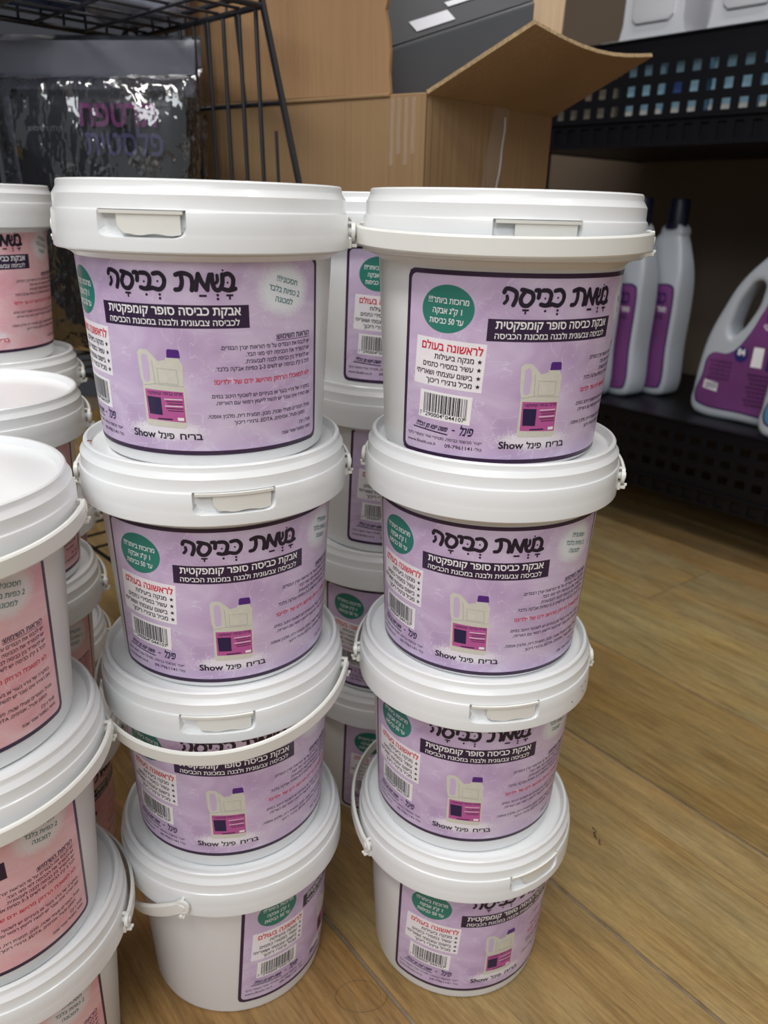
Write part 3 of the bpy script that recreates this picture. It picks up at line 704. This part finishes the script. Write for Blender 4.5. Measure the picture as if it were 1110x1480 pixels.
# pale upright flap at the far right corner
pf = panel('flap', RD*RLEN+Z*(Zb+.001), LD*.16, (Z+SN*.05)*.20, -LI, cardlight); pf['label'] = 'pale upright flap at the back'
# clear tape on the right face and glued tape at the corner
def strip(name, pts, wv, m, parent, th=.0003, nv=Vector((0, 0, 0))):
    vs = []
    for p_ in pts: vs += [p_-wv/2, p_+wv/2, p_+wv/2+nv*th, p_-wv/2+nv*th]
    n = len(pts); fs = [(4*k+j, 4*k+4+j, 4*k+4+(j+1) % 4, 4*k+(j+1) % 4) for k in range(n-1) for j in range(4)]+[(0, 1, 2, 3), (4*n-1, 4*n-2, 4*n-3, 4*n-4)]
    return mesh_obj(name, vs, fs, m, parent)
OUT = Vector((RD.y, -RD.x, 0)); LOUT = -LI
for du, wd_ in ((.135, .030),):
    strip('clear_tape', [RD*(du-.02*k/8*1.2)+Z*(Zb+.004-.016*k)+OUT*(.0008+.0018*math.sin(k*.9)**2) for k in range(13)], RD*wd_, tape, bx, nv=OUT)
# bright crumpled ridge of the tape
tube_m = mat('tape_ridge', (.95, .97, 1, 1), .08, alpha=.55, spec=1, coat=1)
MB().tube([RD*(.140-.0016*k*k*.12)+Z*(Zb-.012-.012*k)+OUT*(.0022+.0006*math.sin(k*1.7)) for k in range(11)], .0009, 8).build('tape_ridge', tube_m, bx)
for k in range(4):
    strip('tape_remnant', [LD*(.014+.009*k)+Z*(Zb-.004-.011*j)+LOUT*(.0006+.0004*math.sin(j*2+k)) for j in range(6+(k % 2))], LD*.0045, tape, bx, nv=LOUT)

# black product cartons poking out of the box
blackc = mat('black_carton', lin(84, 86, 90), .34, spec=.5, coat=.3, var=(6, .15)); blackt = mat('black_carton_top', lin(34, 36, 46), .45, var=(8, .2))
stick = mat('white_sticker', lin(225, 225, 232), .5)
pA = atY(562, 72, 1.035); pB = atY(774, 3, 1.085)
ct = empty('black_carton', pA); tag(ct, 'dark grey carton with a white sticker leaning out of the cardboard box', 'carton')
ax = pB-pA; dn = Vector((.0, .012, -.20)); bk = Vector((-.06, .045, .065))
c_ = MB().obox(O+dn, ax, bk, -dn).build('carton_body', blackc, ct, smooth=False); bevel(c_, .002, 2)
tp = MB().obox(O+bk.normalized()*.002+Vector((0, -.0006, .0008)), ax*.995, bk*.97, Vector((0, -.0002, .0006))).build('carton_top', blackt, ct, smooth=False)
nrm = ax.cross(bk).normalized(); nrm = nrm if nrm.z > 0 else -nrm
for a, b_, la, lb in ((.22, .10, .26, .16), (.50, .30, .2, .07)):
    MB().obox(ax*a+bk*b_+nrm*.0022, ax*la, bk*lb, nrm*.0004).build('sticker', stick, ct, smooth=False)
arc = mat('carton_print_grey', lin(96, 98, 100), .5)
fn = ax.cross(dn).normalized(); fn = fn if fn.y < 0 else -fn
axn = ax.normalized(); upn = -dn.normalized()
vs = [axn*(.165+.035*math.cos(t))+upn*(-.075+.035*math.sin(t))+fn*.0006 for t in [math.pi*2*k/28 for k in range(28)]]
vs += [v_+fn*.0004 for v_ in vs]
o = mesh_obj('printed_disc', vs, [tuple(range(28, 56))]+[(k, (k+1) % 28, 28+(k+1) % 28, 28+k) for k in range(28)], arc, ct, smooth=False)

# ------------------------------------------------------------ wire rack with packs
wire = mat('black_wire', lin(24, 25, 32), .35, spec=.6, coat=.3)
HR = .787
N_ = Vector((-.1375, .929, 0)); F_ = Vector((-.330, 1.128, 0)); BD = Vector((-.71, -.70, 0)).normalized(); DEP = .185
rk = empty('wire_rack', (0, 0, 0)); tag(rk, 'black wire display rack standing left of the cardboard box', 'rack')
def rod(name, pts, r=.0022): return MB().tube(pts, r, 8).build(name, wire, rk)
sv = F_-N_; SL = sv.length; sdir = sv.normalized()
zz = lambda p_, z: Vector((p_.x, p_.y, z))
for z in (HR, .42, .20):
    a, b_, c_, d_ = N_, F_, F_+BD*DEP, N_+BD*DEP
    for p_, q_ in ((a, b_), (b_, c_), (c_, d_), (d_, a)): rod('rail', [zz(p_, z), zz(q_, z)], .0032 if z == HR else .0026)
    nw = 7
    for k in range(1, nw):
        rod('wire', [zz(a+sv*k/nw, z+.003), zz(d_+sv*k/nw, z+.003)], .0017)
    for k in (1, 2): rod('wire', [zz(a+BD*DEP*k/3, z), zz(b_+BD*DEP*k/3, z)], .0018)
rod('rail', [zz(N_, HR+.012), zz(F_, HR+.012)], .0026)
# corner loops at the rail ends
lp = zz(F_, HR)
rod('corner_loop', [lp+Vector((.010*math.cos(t), -.004, .010*math.sin(t))) for t in [2*math.pi*k/16 for k in range(17)]], .0022)
# basket uprights above the rail
for k in range(7):
    p_ = F_+BD*(DEP*.03+DEP*k/7); rod('wire', [zz(p_, HR-.0), zz(p_, HR+.07)], .0016)
for k in range(6):
    p_ = F_-sdir*(SL*(k+.4)/7); rod('wire', [zz(p_, HR), zz(p_, HR+.07)], .0016)
rod('rail', [zz(N_, HR+.07), zz(F_, HR+.07), zz(F_+BD*DEP, HR+.07)], .0024)
# side panel: hanging verticals, middle rail, slanting front rod
foot = Vector((-.098, .93, .60)); slope = (foot-zz(N_, HR)); leg_end = zz(N_, HR)+slope*((HR-.43)/(HR-.60))
rod('leg', [zz(N_, HR+.012)+Vector((-.006, .004, .001)), zz(N_, HR+.008), leg_end], .0036)
mid = .700
rod('rail', [zz(N_, HR)+slope*((HR-mid)/(HR-.60)), zz(F_, mid+.004)], .0024)
for k in range(9):
    p_ = N_+sv*(k+.35)/9.2; q_ = p_+Vector(((leg_end.x-N_.x)*.12*(1-k/9), 0, 0))
    rod('wire', [zz(p_, HR), zz(q_, .43)], .0023)
    if k in (1, 3): rod('wire', [zz(p_+sv*.025, HR), zz(q_+sv*.025, mid)], .0017)
rod('wire', [zz(N_, mid+.03)+slope*((HR-mid-.03)/(HR-.60)), zz(N_, .43)+Vector((.02, 0, 0))], .0018)
rod('rail', [zz(N_, .43), leg_end], .0026)
for j_, p_ in enumerate((N_, F_, N_+BD*DEP, F_+BD*DEP)): rod('leg', [zz(p_, 0), zz(p_, (.43, HR, .43, HR)[j_])], .0036)

def film_mat(name, gl, tint, rough=.07):
    m = mat(name, (.8, .8, .8, 1), rough, bump=(16, 1.0, (1, 1, .6))); nt = m.node_tree; N = nt.nodes; L = nt.links
    N['Bump'].inputs['Distance'].default_value = .02
    g = N.new('ShaderNodeBsdfGlossy'); g.inputs['Roughness'].default_value = rough; g.inputs['Color'].default_value = (1, 1, 1, 1); L.new(N['Bump'].outputs[0], g.inputs['Normal'])
    t = N.new('ShaderNodeBsdfTransparent'); t.inputs[0].default_value = tint
    fr = N.new('ShaderNodeFresnel'); fr.inputs[0].default_value = 1.45; L.new(N['Bump'].outputs[0], fr.inputs['Normal'])
    ml = N.new('ShaderNodeMath'); ml.operation = 'MULTIPLY_ADD'; ml.inputs[1].default_value = gl; ml.inputs[2].default_value = .01; ml.use_clamp = True; L.new(fr.outputs[0], ml.inputs[0])
    x = N.new('ShaderNodeMixShader'); L.new(ml.outputs[0], x.inputs[0]); L.new(t.outputs[0], x.inputs[1]); L.new(g.outputs[0], x.inputs[2])
    L.new(x.outputs[0], N['Material Output'].inputs[0]); return m
film = film_mat('clear_glossy_film', 3.0, (.93, .94, .96, 1))
blackp = mat('black_pack_paper', lin(30, 30, 35), .4, spec=.3, coat=.2, bump=(20, .5)); greyfilm = mat('grey_header_film', lin(98, 100, 110), .25, spec=.6, coat=.6, alpha=.85, bump=(10, .8))
pinki = mat('pack_print_pink', lin(150, 66, 130), .4); violet = mat('pack_print_violet', lin(96, 84, 132), .4); greyi = mat('pack_print_grey', lin(128, 128, 134), .5)
def crumple(name, Wd, Hh, D, m, parent, loc, amp, seed, nx=26, nz=26, edge=.5, fq=46):
    """pillow-shaped pack: front and back sheets meeting at the edges"""
    r = random.Random(seed); ks = [(r.uniform(8, fq), r.uniform(8, fq), r.uniform(0, 6), r.uniform(-1, 1)) for _ in range(9)]
    vs = []
    for q in (-1, 1):
        for i in range(nx+1):
            for j in range(nz+1):
                u_, v_ = i/nx*2-1, j/nz*2-1
                t = max(0, (1-abs(u_)**4))*max(0, (1-abs(v_)**6)); t = t**edge
                x = u_*Wd/2; z = (v_+1)*Hh/2
                cr = sum(abs(math.sin(a*x*1.3+b*z+c))*d for a, b, c, d in ks)/5
                vs.append((x*(1+.02*math.sin(z*30)), q*D/2*t+(-amp if q < 0 else amp)*cr*min(1, t*1.4), z))
    m2 = (nx+1)*(nz+1); fs = []
    for i in range(nx):
        for j in range(nz):
            a = i*(nz+1)+j; fs.append((a, a+nz+1, a+nz+2, a+1)); b2 = m2+a; fs.append((b2, b2+1, b2+nz+2, b2+nz+1))
    o = mesh_obj(name, vs, fs, m, parent, angle=180); o.location = loc
    return o
def pack_text(parent, y):
    G = Flat()
    G.text('תרטפח', -.008, .080, .252, .020, 0, .02); G.text('פלסטית', -.004, .086, .223, .020, 1, .01)
    for k in range(5): G.text(['הוראות שימוש ואחסון', 'יש לשמור במקום קריר', 'ולהרחיק מהישג ידם של', 'ילדים לאחר השימוש', 'מתאים לשימוש ביתי'][k], .010+.004*(k % 2), .098, .194-.0115*k, .0042, 2)
    G.text('קלה לשימוש', -.070, -.03, .246, .0042, 2); G.text('אוניברסלית', -.062, -.014, .176, .0052, 2); G.text('לשימוש', -.05, -.014, .1665, .0048, 2)
    vs = [(x, y, z) for x, z in G.v]; vs += []
    return tag(mesh_obj('printed_text', vs, G.f, None, parent, smooth=False, idx=G.i, mats=[pinki, violet, greyi]), kind='stuff')
def pack(x, Y, z, rz, lb, W=.25, seed=1, text=False, top=.27):
    t = empty('film_pack', (x, Y, z), R_(rz)); tag(t, lb, 'pack', 'film-wrapped black packs')
    crumple('inner_pack', W*.86, top, .045, blackp, t, (0, 0, .002), .0015, seed, edge=.35)
    crumple('film', W, top*1.06, .062, film, t, (0, 0, 0), .010, seed+5, 40, 44, edge=.35, fq=34)
    hd = crumple('film_header', W*.97, .055, .006, greyfilm, t, (0, .004, top*.985), .006, seed+9, 24, 8)
    if text: pack_text(t, -.0265)
    return t
pack(-.333, .985, .424, -8, 'front clear film pack with black backing and pink-violet lettering', .235, 3, True, .288)
pack(-.350, 1.055, .424, -5, 'film pack with a grey hanging header, standing behind the lettered pack', .25, 8, False, .305)
bc = atY(258, 170, 1.24); tb_ = empty('black_carton', (bc.x, bc.y, 0)); tag(tb_, 'tall dark carton standing behind the wire rack, left of the cardboard box', 'carton')
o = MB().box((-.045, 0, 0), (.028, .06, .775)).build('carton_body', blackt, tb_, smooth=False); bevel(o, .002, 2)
# bags in the top basket
bluef = mat('dark_blue_film', lin(40, 56, 92), .2, coat=.8, spec=.7, bump=(14, .8)); greyf = mat('pale_grey_film', lin(150, 155, 172), .25, coat=.8, alpha=.85, bump=(14, .8))
for (x, Y, z, rz, Wd, Hh, m_, lb) in ((-.43, .97, HR+.006, 42, .20, .10, bluef, 'dark blue film bag lying in the top wire basket, upper left'),
                                 (-.30, 1.055, HR+.006, -40, .12, .085, greyf, 'pale grey film bag in the top wire basket beside the box flap')):
    o = crumple('film_bag', Wd, Hh, .10, m_, None, (x, Y, z), .004, int(Wd*100)); o.rotation_euler = (0, 0, R_(rz)); tag(o, lb, 'bag')
yel = mat('yellow_film', lin(196, 160, 30), .3, coat=.6, bump=(20, .6))
o = crumple('yellow_pack', .16, .16, .06, yel, None, (-.300, .985, .2035), .003, 4); o.rotation_euler = (0, 0, R_(-20)); tag(o, 'yellow film pack low on the wire rack behind the pink pails', 'pack')

# ------------------------------------------------------------ black perforated shelving with jugs
plast = mat('black_shelf_plastic', lin(11, 12, 18), .42, spec=.4, bump=(80, .1))
KS = 1.2143; S0, S1 = -.96*KS, -.02*KS; OFF = 1.118*KS
KZ = lambda z: CAM_H+(z-CAM_H)*KS
def SP(s_, off, z): return SN*off+SD*s_+Z*z
sh = empty('shelving_unit', SP((S0+S1)/2, OFF+.22, 0)); tag(sh, 'black perforated plastic shelving unit along the right wall', 'shelf')
base = sh.location.copy()
def spart(mb, name, m=plast, parent=sh, **k):
    mb.v = [v_-base for v_ in mb.v]; return mb.build(name, m, parent, smooth=False, **k)
def sbox(mb, s0, s1, o0, o1, z0, z1): return mb.obox(SP(s0, o0, z0), SD*(s1-s0), SN*(o1-o0), Z*(z1-z0))
def tray(ztop, zlip, zbot, rows_z, hole_h, pitch, hole_w, solid_back=True):
    tr = empty('shelf_tray', (0, 0, 0)); tr.parent = sh
    spart(sbox(MB(), S0, S1, OFF+(.034 if ztop > .5 else .004), OFF+.44, ztop-.006, ztop-.001), 'deck', parent=tr)
    # perforated panel: bars between the holes
    mb = MB(); zs_ = []; th = .003
    cuts = [ztop]
    for zc in rows_z: cuts += [zc+hole_h/2, zc-hole_h/2]
    cuts.append(zlip)
    for a in range(0, len(cuts), 2): sbox(mb, S0, S1, OFF, OFF+th, cuts[a+1], cuts[a])
    n = int((S1-S0)/pitch)
    for zc in rows_z:
        for k in range(n+1):
            s_ = S0+k*pitch; sbox(mb, s_+hole_w/2, min(S1, s_+pitch-hole_w/2), OFF+.0001, OFF+th-.0001, zc-hole_h/2, zc+hole_h/2)
    p_ = spart(mb, 'perforated_front', parent=tr)
    spart(sbox(MB(), S0, S1, OFF-.004, OFF+th, ztop-.003, ztop), 'top_rim', parent=tr)
    spart(sbox(MB(), S0, S1, OFF-.005, OFF+th, zlip-.003, zlip), 'ridge', parent=tr)
    mb = MB(); zc = (zlip+zbot)/2-.002; hh = (zlip-zbot)*.30
    sbox(mb, S0, S1, OFF+.004, OFF+.006, zbot, zlip-.003)
    sbox(mb, S0, S1, OFF, OFF+.004, zc+hh, zlip-.003); sbox(mb, S0, S1, OFF, OFF+.004, zbot, zc-hh)
    for k in range(n+1):
        s_ = S0+k*pitch; sbox(mb, s_+hole_w*.5, min(S1, s_+pitch-hole_w*.5), OFF, OFF+.004, zc-hh, zc+hh)
    spart(mb, 'lower_lip', parent=tr)
    spart(sbox(MB(), S0, S0+.004, OFF, OFF+.44, zbot, ztop), 'end_panel', parent=tr); spart(sbox(MB(), S1-.004, S1, OFF, OFF+.44, zbot, ztop), 'end_panel', parent=tr)
    return tr
tray(KZ(.834), KZ(.730), KZ(.693), (KZ(.7925), KZ(.767), KZ(.7420)), .0135*KS, .0250*KS, .0130*KS)
tray(KZ(.307), KZ(.211), KZ(.185), (KZ(.281), KZ(.256), KZ(.232)), .0120*KS, .0260*KS, .0150*KS)
# floor of the upper tray, carries the cartons seen through its holes
spart(sbox(MB(), S0+.004, S1-.004, OFF+.006, OFF+.44, KZ(.695), KZ(.695)+.004), 'tray_floor')
for s_ in (S0+.0, S1-.03):
    for o_ in (OFF+.03,): spart(sbox(MB(), s_, s_+.03, o_, o_+.03, 0, KZ(.693)), 'post')
spart(sbox(MB(), S0-.5, S1, OFF+.445, OFF+.452, .1, 1.25), 'back_panel', wallm)

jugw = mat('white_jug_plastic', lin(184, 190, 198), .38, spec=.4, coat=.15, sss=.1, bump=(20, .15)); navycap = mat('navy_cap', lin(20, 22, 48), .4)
jlab = mat('jug_label_magenta', lin(120, 66, 124), .4, coat=.1, var=(14, .2)); jlabb = mat('jug_label_blue', lin(90, 140, 172), .35, coat=.3, var=(14, .15))
jrim = mat('jug_label_rim', lin(60, 40, 100), .4); bluebadge = mat('badge_blue', lin(44, 44, 110), .4)
def curve_mesh(loops, extrude, bev, res=3, smooth_pts=True):
    cu = bpy.data.curves.new('outline', 'CURVE'); cu.dimensions = '2D'; cu.fill_mode = 'BOTH'; cu.extrude = extrude; cu.bevel_depth = bev; cu.bevel_resolution = res; cu.resolution_u = 6
    for lp_ in loops:
        sp = cu.splines.new('BEZIER'); sp.bezier_points.add(len(lp_)-1); sp.use_cyclic_u = True
        for b_, p_ in zip(sp.bezier_points, lp_):
            b_.co = (p_[0], p_[1], 0); hard = len(p_) > 2
            b_.handle_left_type = b_.handle_right_type = 'VECTOR' if hard else 'AUTO'
    o = bpy.data.objects.new('outline', cu); col.objects.link(o); bpy.context.view_layer.update()
    me = bpy.data.meshes.new_from_object(o.evaluated_get(bpy.context.evaluated_depsgraph_get())); bpy.data.objects.remove(o)
    for v_ in me.vertices: x, y, z = v_.co; v_.co = (x, z, y)
    bm = bmesh.new(); bm.from_mesh(me); bmesh.ops.remove_doubles(bm, verts=bm.verts, dist=1e-5); bmesh.ops.recalc_face_normals(bm, faces=bm.faces); bm.to_mesh(me); bm.free()
    return me
def inset(pts, d):   # move a closed outline inward by d (negative: outward)
    ar = sum(pts[i-1][0]*pts[i][1]-pts[i][0]*pts[i-1][1] for i in range(len(pts))); sg = 1 if ar > 0 else -1; r = []
    for i in range(len(pts)):
        a_, b_, c_ = Vector(pts[i-1][:2]), Vector(pts[i][:2]), Vector(pts[(i+1) % len(pts)][:2])
        d1, d2 = (b_-a_).normalized(), (c_-b_).normalized(); n = Vector((-(d1.y+d2.y), d1.x+d2.x))*sg
        n = n.normalized() if n.length > 1e-6 else Vector((0, 0)); q = b_+n*d; r.append((q.x, q.y))
    return r
def jdepth(x, z):
    f_ = 1-.10*min(1, abs(x-.004)/.085)**3
    if z > .15: t = min(1, (z-.15)/.105); f_ *= 1-.45*t*t*(3-2*t)
    return f_
def shape_jug(me):
    bm = bmesh.new(); bm.from_mesh(me)
    for k in range(1, 22): bmesh.ops.bisect_plane(bm, geom=bm.verts[:]+bm.edges[:]+bm.faces[:], plane_co=(0, 0, .012*k), plane_no=(0, 0, 1))
    for k in range(-6, 7): bmesh.ops.bisect_plane(bm, geom=bm.verts[:]+bm.edges[:]+bm.faces[:], plane_co=(.004+.0125*k, 0, 0), plane_no=(1, 0, 0))
    for v_ in bm.verts: v_.co.y *= jdepth(v_.co.x, v_.co.z)
    bm.to_mesh(me); bm.free(); return me
K = .000245
HD = .026   # half depth of a jug
J = lambda x, y: ((x-545)*K, (1225-y)*K)
outl = [J(205, 1190), J(260, 1222), J(545, 1226), J(850, 1222), J(895, 1190), J(900, 900), J(905, 640), J(890, 430), J(845, 285), J(820, 215), J(815, 185), J(660, 185), J(650, 215), J(520, 320), J(400, 450), J(320, 600), J(250, 760), J(215, 920), J(200, 1080)]
hole = [J(392, 720), J(400, 630), J(440, 520), J(500, 445), J(548, 455), J(552, 530), J(510, 640), J(450, 720), J(410, 748)]
jug_me = shape_jug(curve_mesh([inset(outl, .009), inset(hole, -.009)], HD-.009, .009, 3))
labl = [J(245, 1130), J(268, 980), J(300, 865), J(430, 840), J(520, 740), J(590, 600), J(620, 548), J(690, 540), J(850, 540), J(866, 560), J(868, 900), J(864, 1150), J(840, 1165), J(560, 1160), J(280, 1150)]
def shape_label(me, off):
    me = me.copy(); bm = bmesh.new(); bm.from_mesh(me)
    for k in range(1, 22): bmesh.ops.bisect_plane(bm, geom=bm.verts[:]+bm.edges[:]+bm.faces[:], plane_co=(0, 0, .012*k), plane_no=(0, 0, 1))
    for k in range(-6, 7): bmesh.ops.bisect_plane(bm, geom=bm.verts[:]+bm.edges[:]+bm.faces[:], plane_co=(.004+.0125*k, 0, 0), plane_no=(1, 0, 0))
    for v_ in bm.verts: v_.co.y = -(HD+off)*jdepth(v_.co.x, v_.co.z)+(v_.co.y if abs(v_.co.y) < .0004 else 0)*1.0
    bm.to_mesh(me); bm.free(); return me
lab_me = curve_mesh([labl], .0003, 0); rim_me = curve_mesh([[((x-.005)*1.035+.005, (y-.085)*1.03+.085) for x, y in labl]], .0002, 0)
capv, capf = lathe([(.010, .252), (.0185, .252), (.0185, .256), (.0170, .257), (.0165, .292), (.0155, .2945), (.004, .295)], 28)
cap_me = mesh_obj('cap', [(x+J(738, 0)[0], y, z) for x, y, z in capv], capf, navycap); 
def knurl(): return None
def jug_text(kind):
    G = Flat(); u = lambda x, y: J(x, y)
    def tx(t, x0, x1, y, h, i, b=.01): G.text(t, J(x0, 0)[0], J(x1, 0)[0], J(0, y)[1], h*K, i, b, res=1)
    tx('כביסה', 620, 830, 640, 60, 0, .03); tx('סופר קומפקטי', 610, 840, 690, 26, 1); tx('מרוכז ביותר', 640, 820, 738, 24, 2)
    for k in range(5): tx('נוזל כביסה איכותי מרוכז', 300+10*(k % 2), 450, 905+24*k, 13, 3)
    for k in range(8): tx('הוראות שימוש ואחסון המוצר', 560+12*(k % 3), 700, 950+24*k, 13, 3)
    cx, cy = J(500, 840); G.disc(cx, cy, 44*K, 4, 24)
    G.poly([J(285, 1010), J(380, 1020), J(380, 1070), J(280, 1060)], 1)
    for k in range(14): G.rect(J(292+6*k, 0)[0], J(0, 1058)[1], J(295+6*k, 0)[0], J(0, 1020)[1], 0)
    G.poly([J(670, 780), J(740, 790), J(740, 920), J(665, 910)], 0); G.poly([J(575, 790), J(640, 790), J(640, 900), J(570, 900)], 1)
    inks = [jrim, ink[WHITEI], ink[NAVY], ink[INK], bluebadge]
    vs = [(x, -(HD+.0014)*jdepth(x, y)-.0001, y) for x, y in G.v]
    o = mesh_obj('printed_text', vs, G.f, None, None, smooth=False, idx=G.i, mats=inks)
    G2 = Flat(); G2.text('84', cx-.006, cx+.006, cy-.001, .007, 0, .02, rtl=False)
    return o, mesh_obj('badge_number', [(x, -(HD+.0018)*jdepth(x, y)-.0002, y) for x, y in G2.v], G2.f, ink[WHITEI], None, smooth=False)
jt, jb = jug_text(0); bpy.data.objects.remove(_to)
def mk(name, me, m, parent, loc=(0, 0, 0)):
    d = me.copy(); d.materials.clear(); d.materials.append(m); d.shade_smooth(); d.set_sharp_from_angle(angle=R_(40)); o = bpy.data.objects.new(name, d); col.objects.link(o); o.parent = parent; o.location = loc; return o
jug_sm = jug_me
LABF = shape_label(lab_me, .0010); RIMF = shape_label(rim_me, .0004)
def jug(s_, off, rot, lb, lm, zt=KZ(.307)+.0002, flip=False):
    """rot 0 = face towards the aisle"""
    if isinstance(s_, tuple):      # measured pixel of the cap centre, at distance off
        d_ = ray(*s_); q_ = Vector((0, 0, CAM_H))+d_*(off/d_.dot(SN)); an = math.atan2(SD.y, SD.x)+R_(rot); cx_ = J(738, 0)[0]*.96*KS
        p_ = Vector((q_.x-cx_*math.cos(an), q_.y-cx_*math.sin(an), zt))
    else: p_ = SP(s_, off, zt)
    t = empty('detergent_jug', p_, math.atan2(SD.y, SD.x)+R_(rot)); tag(t, lb, 'jug', 'detergent jugs on the lower shelf')
    t.scale = (.96*KS, KS, 1.08*KS)
    mk('jug_body', jug_me, jugw, t)
    l = mk('jug_label', LABF, lm, t); r = mk('label_rim', RIMF, jrim, l)
    for s3 in (jt, jb):
        o = s3.copy(); o.name = 'printed_text'; col.objects.link(o); o.parent = t; o['kind'] = 'stuff'
    c = cap_me.copy(); c.name = 'cap'; col.objects.link(c); c.parent = t
    return t
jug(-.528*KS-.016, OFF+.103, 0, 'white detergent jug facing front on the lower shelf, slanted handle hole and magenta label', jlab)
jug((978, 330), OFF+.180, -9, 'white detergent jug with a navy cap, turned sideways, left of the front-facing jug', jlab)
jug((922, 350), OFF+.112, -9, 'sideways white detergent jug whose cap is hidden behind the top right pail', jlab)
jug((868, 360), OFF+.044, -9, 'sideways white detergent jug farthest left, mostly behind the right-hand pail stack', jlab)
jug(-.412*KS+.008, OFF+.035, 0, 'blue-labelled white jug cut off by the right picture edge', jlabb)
for o in (jt, jb, cap_me): bpy.data.objects.remove(o)

# tall white bottles on the upper shelf
fo_ = [(-.082, .0), (-.080, .006), (-.070, .013), (-.066, .028), (-.062, .20), (-.050, .245), (-.022, .275), (-.020, .285), (.020, .285), (.022, .275), (.050, .245), (.062, .20), (.066, .028), (.070, .013), (.080, .006), (.082, .0)]
fo_ = [(x*.84, y) for x, y in fo_]
foot_me = curve_mesh([[(a, b_, 1) for a, b_ in inset(fo_, .006)]], .034, .006, 3)
pan_me = curve_mesh([[(-.032, .034, 1), (-.032, .19, 1), (-.026, .2, 1), (.026, .2, 1), (.032, .19, 1), (.032, .034, 1), (.026, .028, 1), (-.026, .028, 1)]], .0012, .0016, 2)
whiteb = mat('white_bottle_plastic', lin(214, 216, 222), .35, spec=.4, coat=.2)
for s_, lb in ((-.762, 'white plastic bottle on the upper shelf, nearest the box flap'), (-.620, 'white plastic bottle on the upper shelf at the top right corner'), (-.47, 'white plastic bottle on the upper shelf, out past the right edge')):
    if s_ > -.5: continue
    t = empty('white_bottle', SP(s_*KS, OFF+.092, KZ(.834)+.0002), math.atan2(SD.y, SD.x)); t.scale = (KS,)*3; tag(t, lb, 'bottle', 'white bottles on the upper shelf')
    mk('bottle_body', foot_me, whiteb, t); mk('side_panel', pan_me, whiteb, t, (0, -.0410, 0))
    cv, cf = lathe([(.006, .30), (.017, .30), (.016, .33), (.006, .333)], 24); mesh_obj('cap', cv, cf, navycap, t)
# blue-and-white sachet boxes inside the upper tray
bl = mat('sachet_box_blue', lin(176, 222, 255), .45, var=(40, .12)); wh = mat('sachet_box_white', lin(236, 236, 234), .5); dk = mat('sachet_box_navy', lin(70, 96, 170), .5); bg = mat('beige_board', lin(150, 140, 124), .7)
s_ = -.945; k = 0
while s_ < -.30:
    wd_ = .072 if k % 3 else .060
    t = empty('sachet_box', SP((s_+wd_/2)*KS, OFF+.078, KZ(.695)+.0042), math.atan2(SD.y, SD.x)); t.scale = (KS,)*3
    far = s_ < -.86
    tag(t, ['pale beige carton', 'light blue and white sachet box', 'blue sachet box with a navy band'][0 if far else 1+k % 2]+' behind the upper shelf holes', 'box', 'cartons behind the holes of the upper shelf')
    hh = .1345; t['label'] = ('first second third fourth fifth sixth seventh eighth ninth tenth eleventh twelfth'.split()[k]+' from the left, '+t['label'])
    MB().box((-wd_/2+.001, -.028, 0), (wd_/2-.001, .03, hh)).build('carton_body', bg if far else bl, t, smooth=False)
    if not far:
        MB().box((-wd_/2+.001, -.0284, .0), (wd_/2-.001, -.0281, .0475)).build('white_band', wh, t, smooth=False)
        if k % 2: MB().box((-wd_/2+.012, -.0287, .066), (-wd_/2+.03, -.0285, .084)).build('navy_mark', dk, t, smooth=False)
    s_ += wd_+(.012 if k % 2 else .001); k += 1

# ------------------------------------------------------------ small litter on the floor
hair = mat('dark_hair', lin(60, 48, 36), .6); dirt = mat('dark_scuff', lin(52, 42, 34), .9)
hp = atZ(520, 1440, 0)
mb = MB(); mb.tube([hp+Vector((.017*math.cos(t)*(1+.05*t), .014*math.sin(t), .0004)) for t in [k*.22 for k in range(30)]], .00011, 4)
tag(mb.build('hair_strand', hair), 'thin curled hair on the floor between the two front stacks', 'hair')
sp_ = atZ(868, 1222, 0)
mb = MB()
rs = random.Random(3); prev = sp_
for k in range(6):
    mb.tube([prev, prev+Vector((rs.uniform(-.002, .003), rs.uniform(.002, .005), .0002))], .0005, 5); prev = prev+Vector((rs.uniform(-.0015, .002), .0042, 0))
for v_ in mb.v: v_.z = max(.0001, v_.z+.0003)
tag(mb.build('scuff', dirt), 'short dark scuff mark on the plank right of the right-hand stack', 'mark')
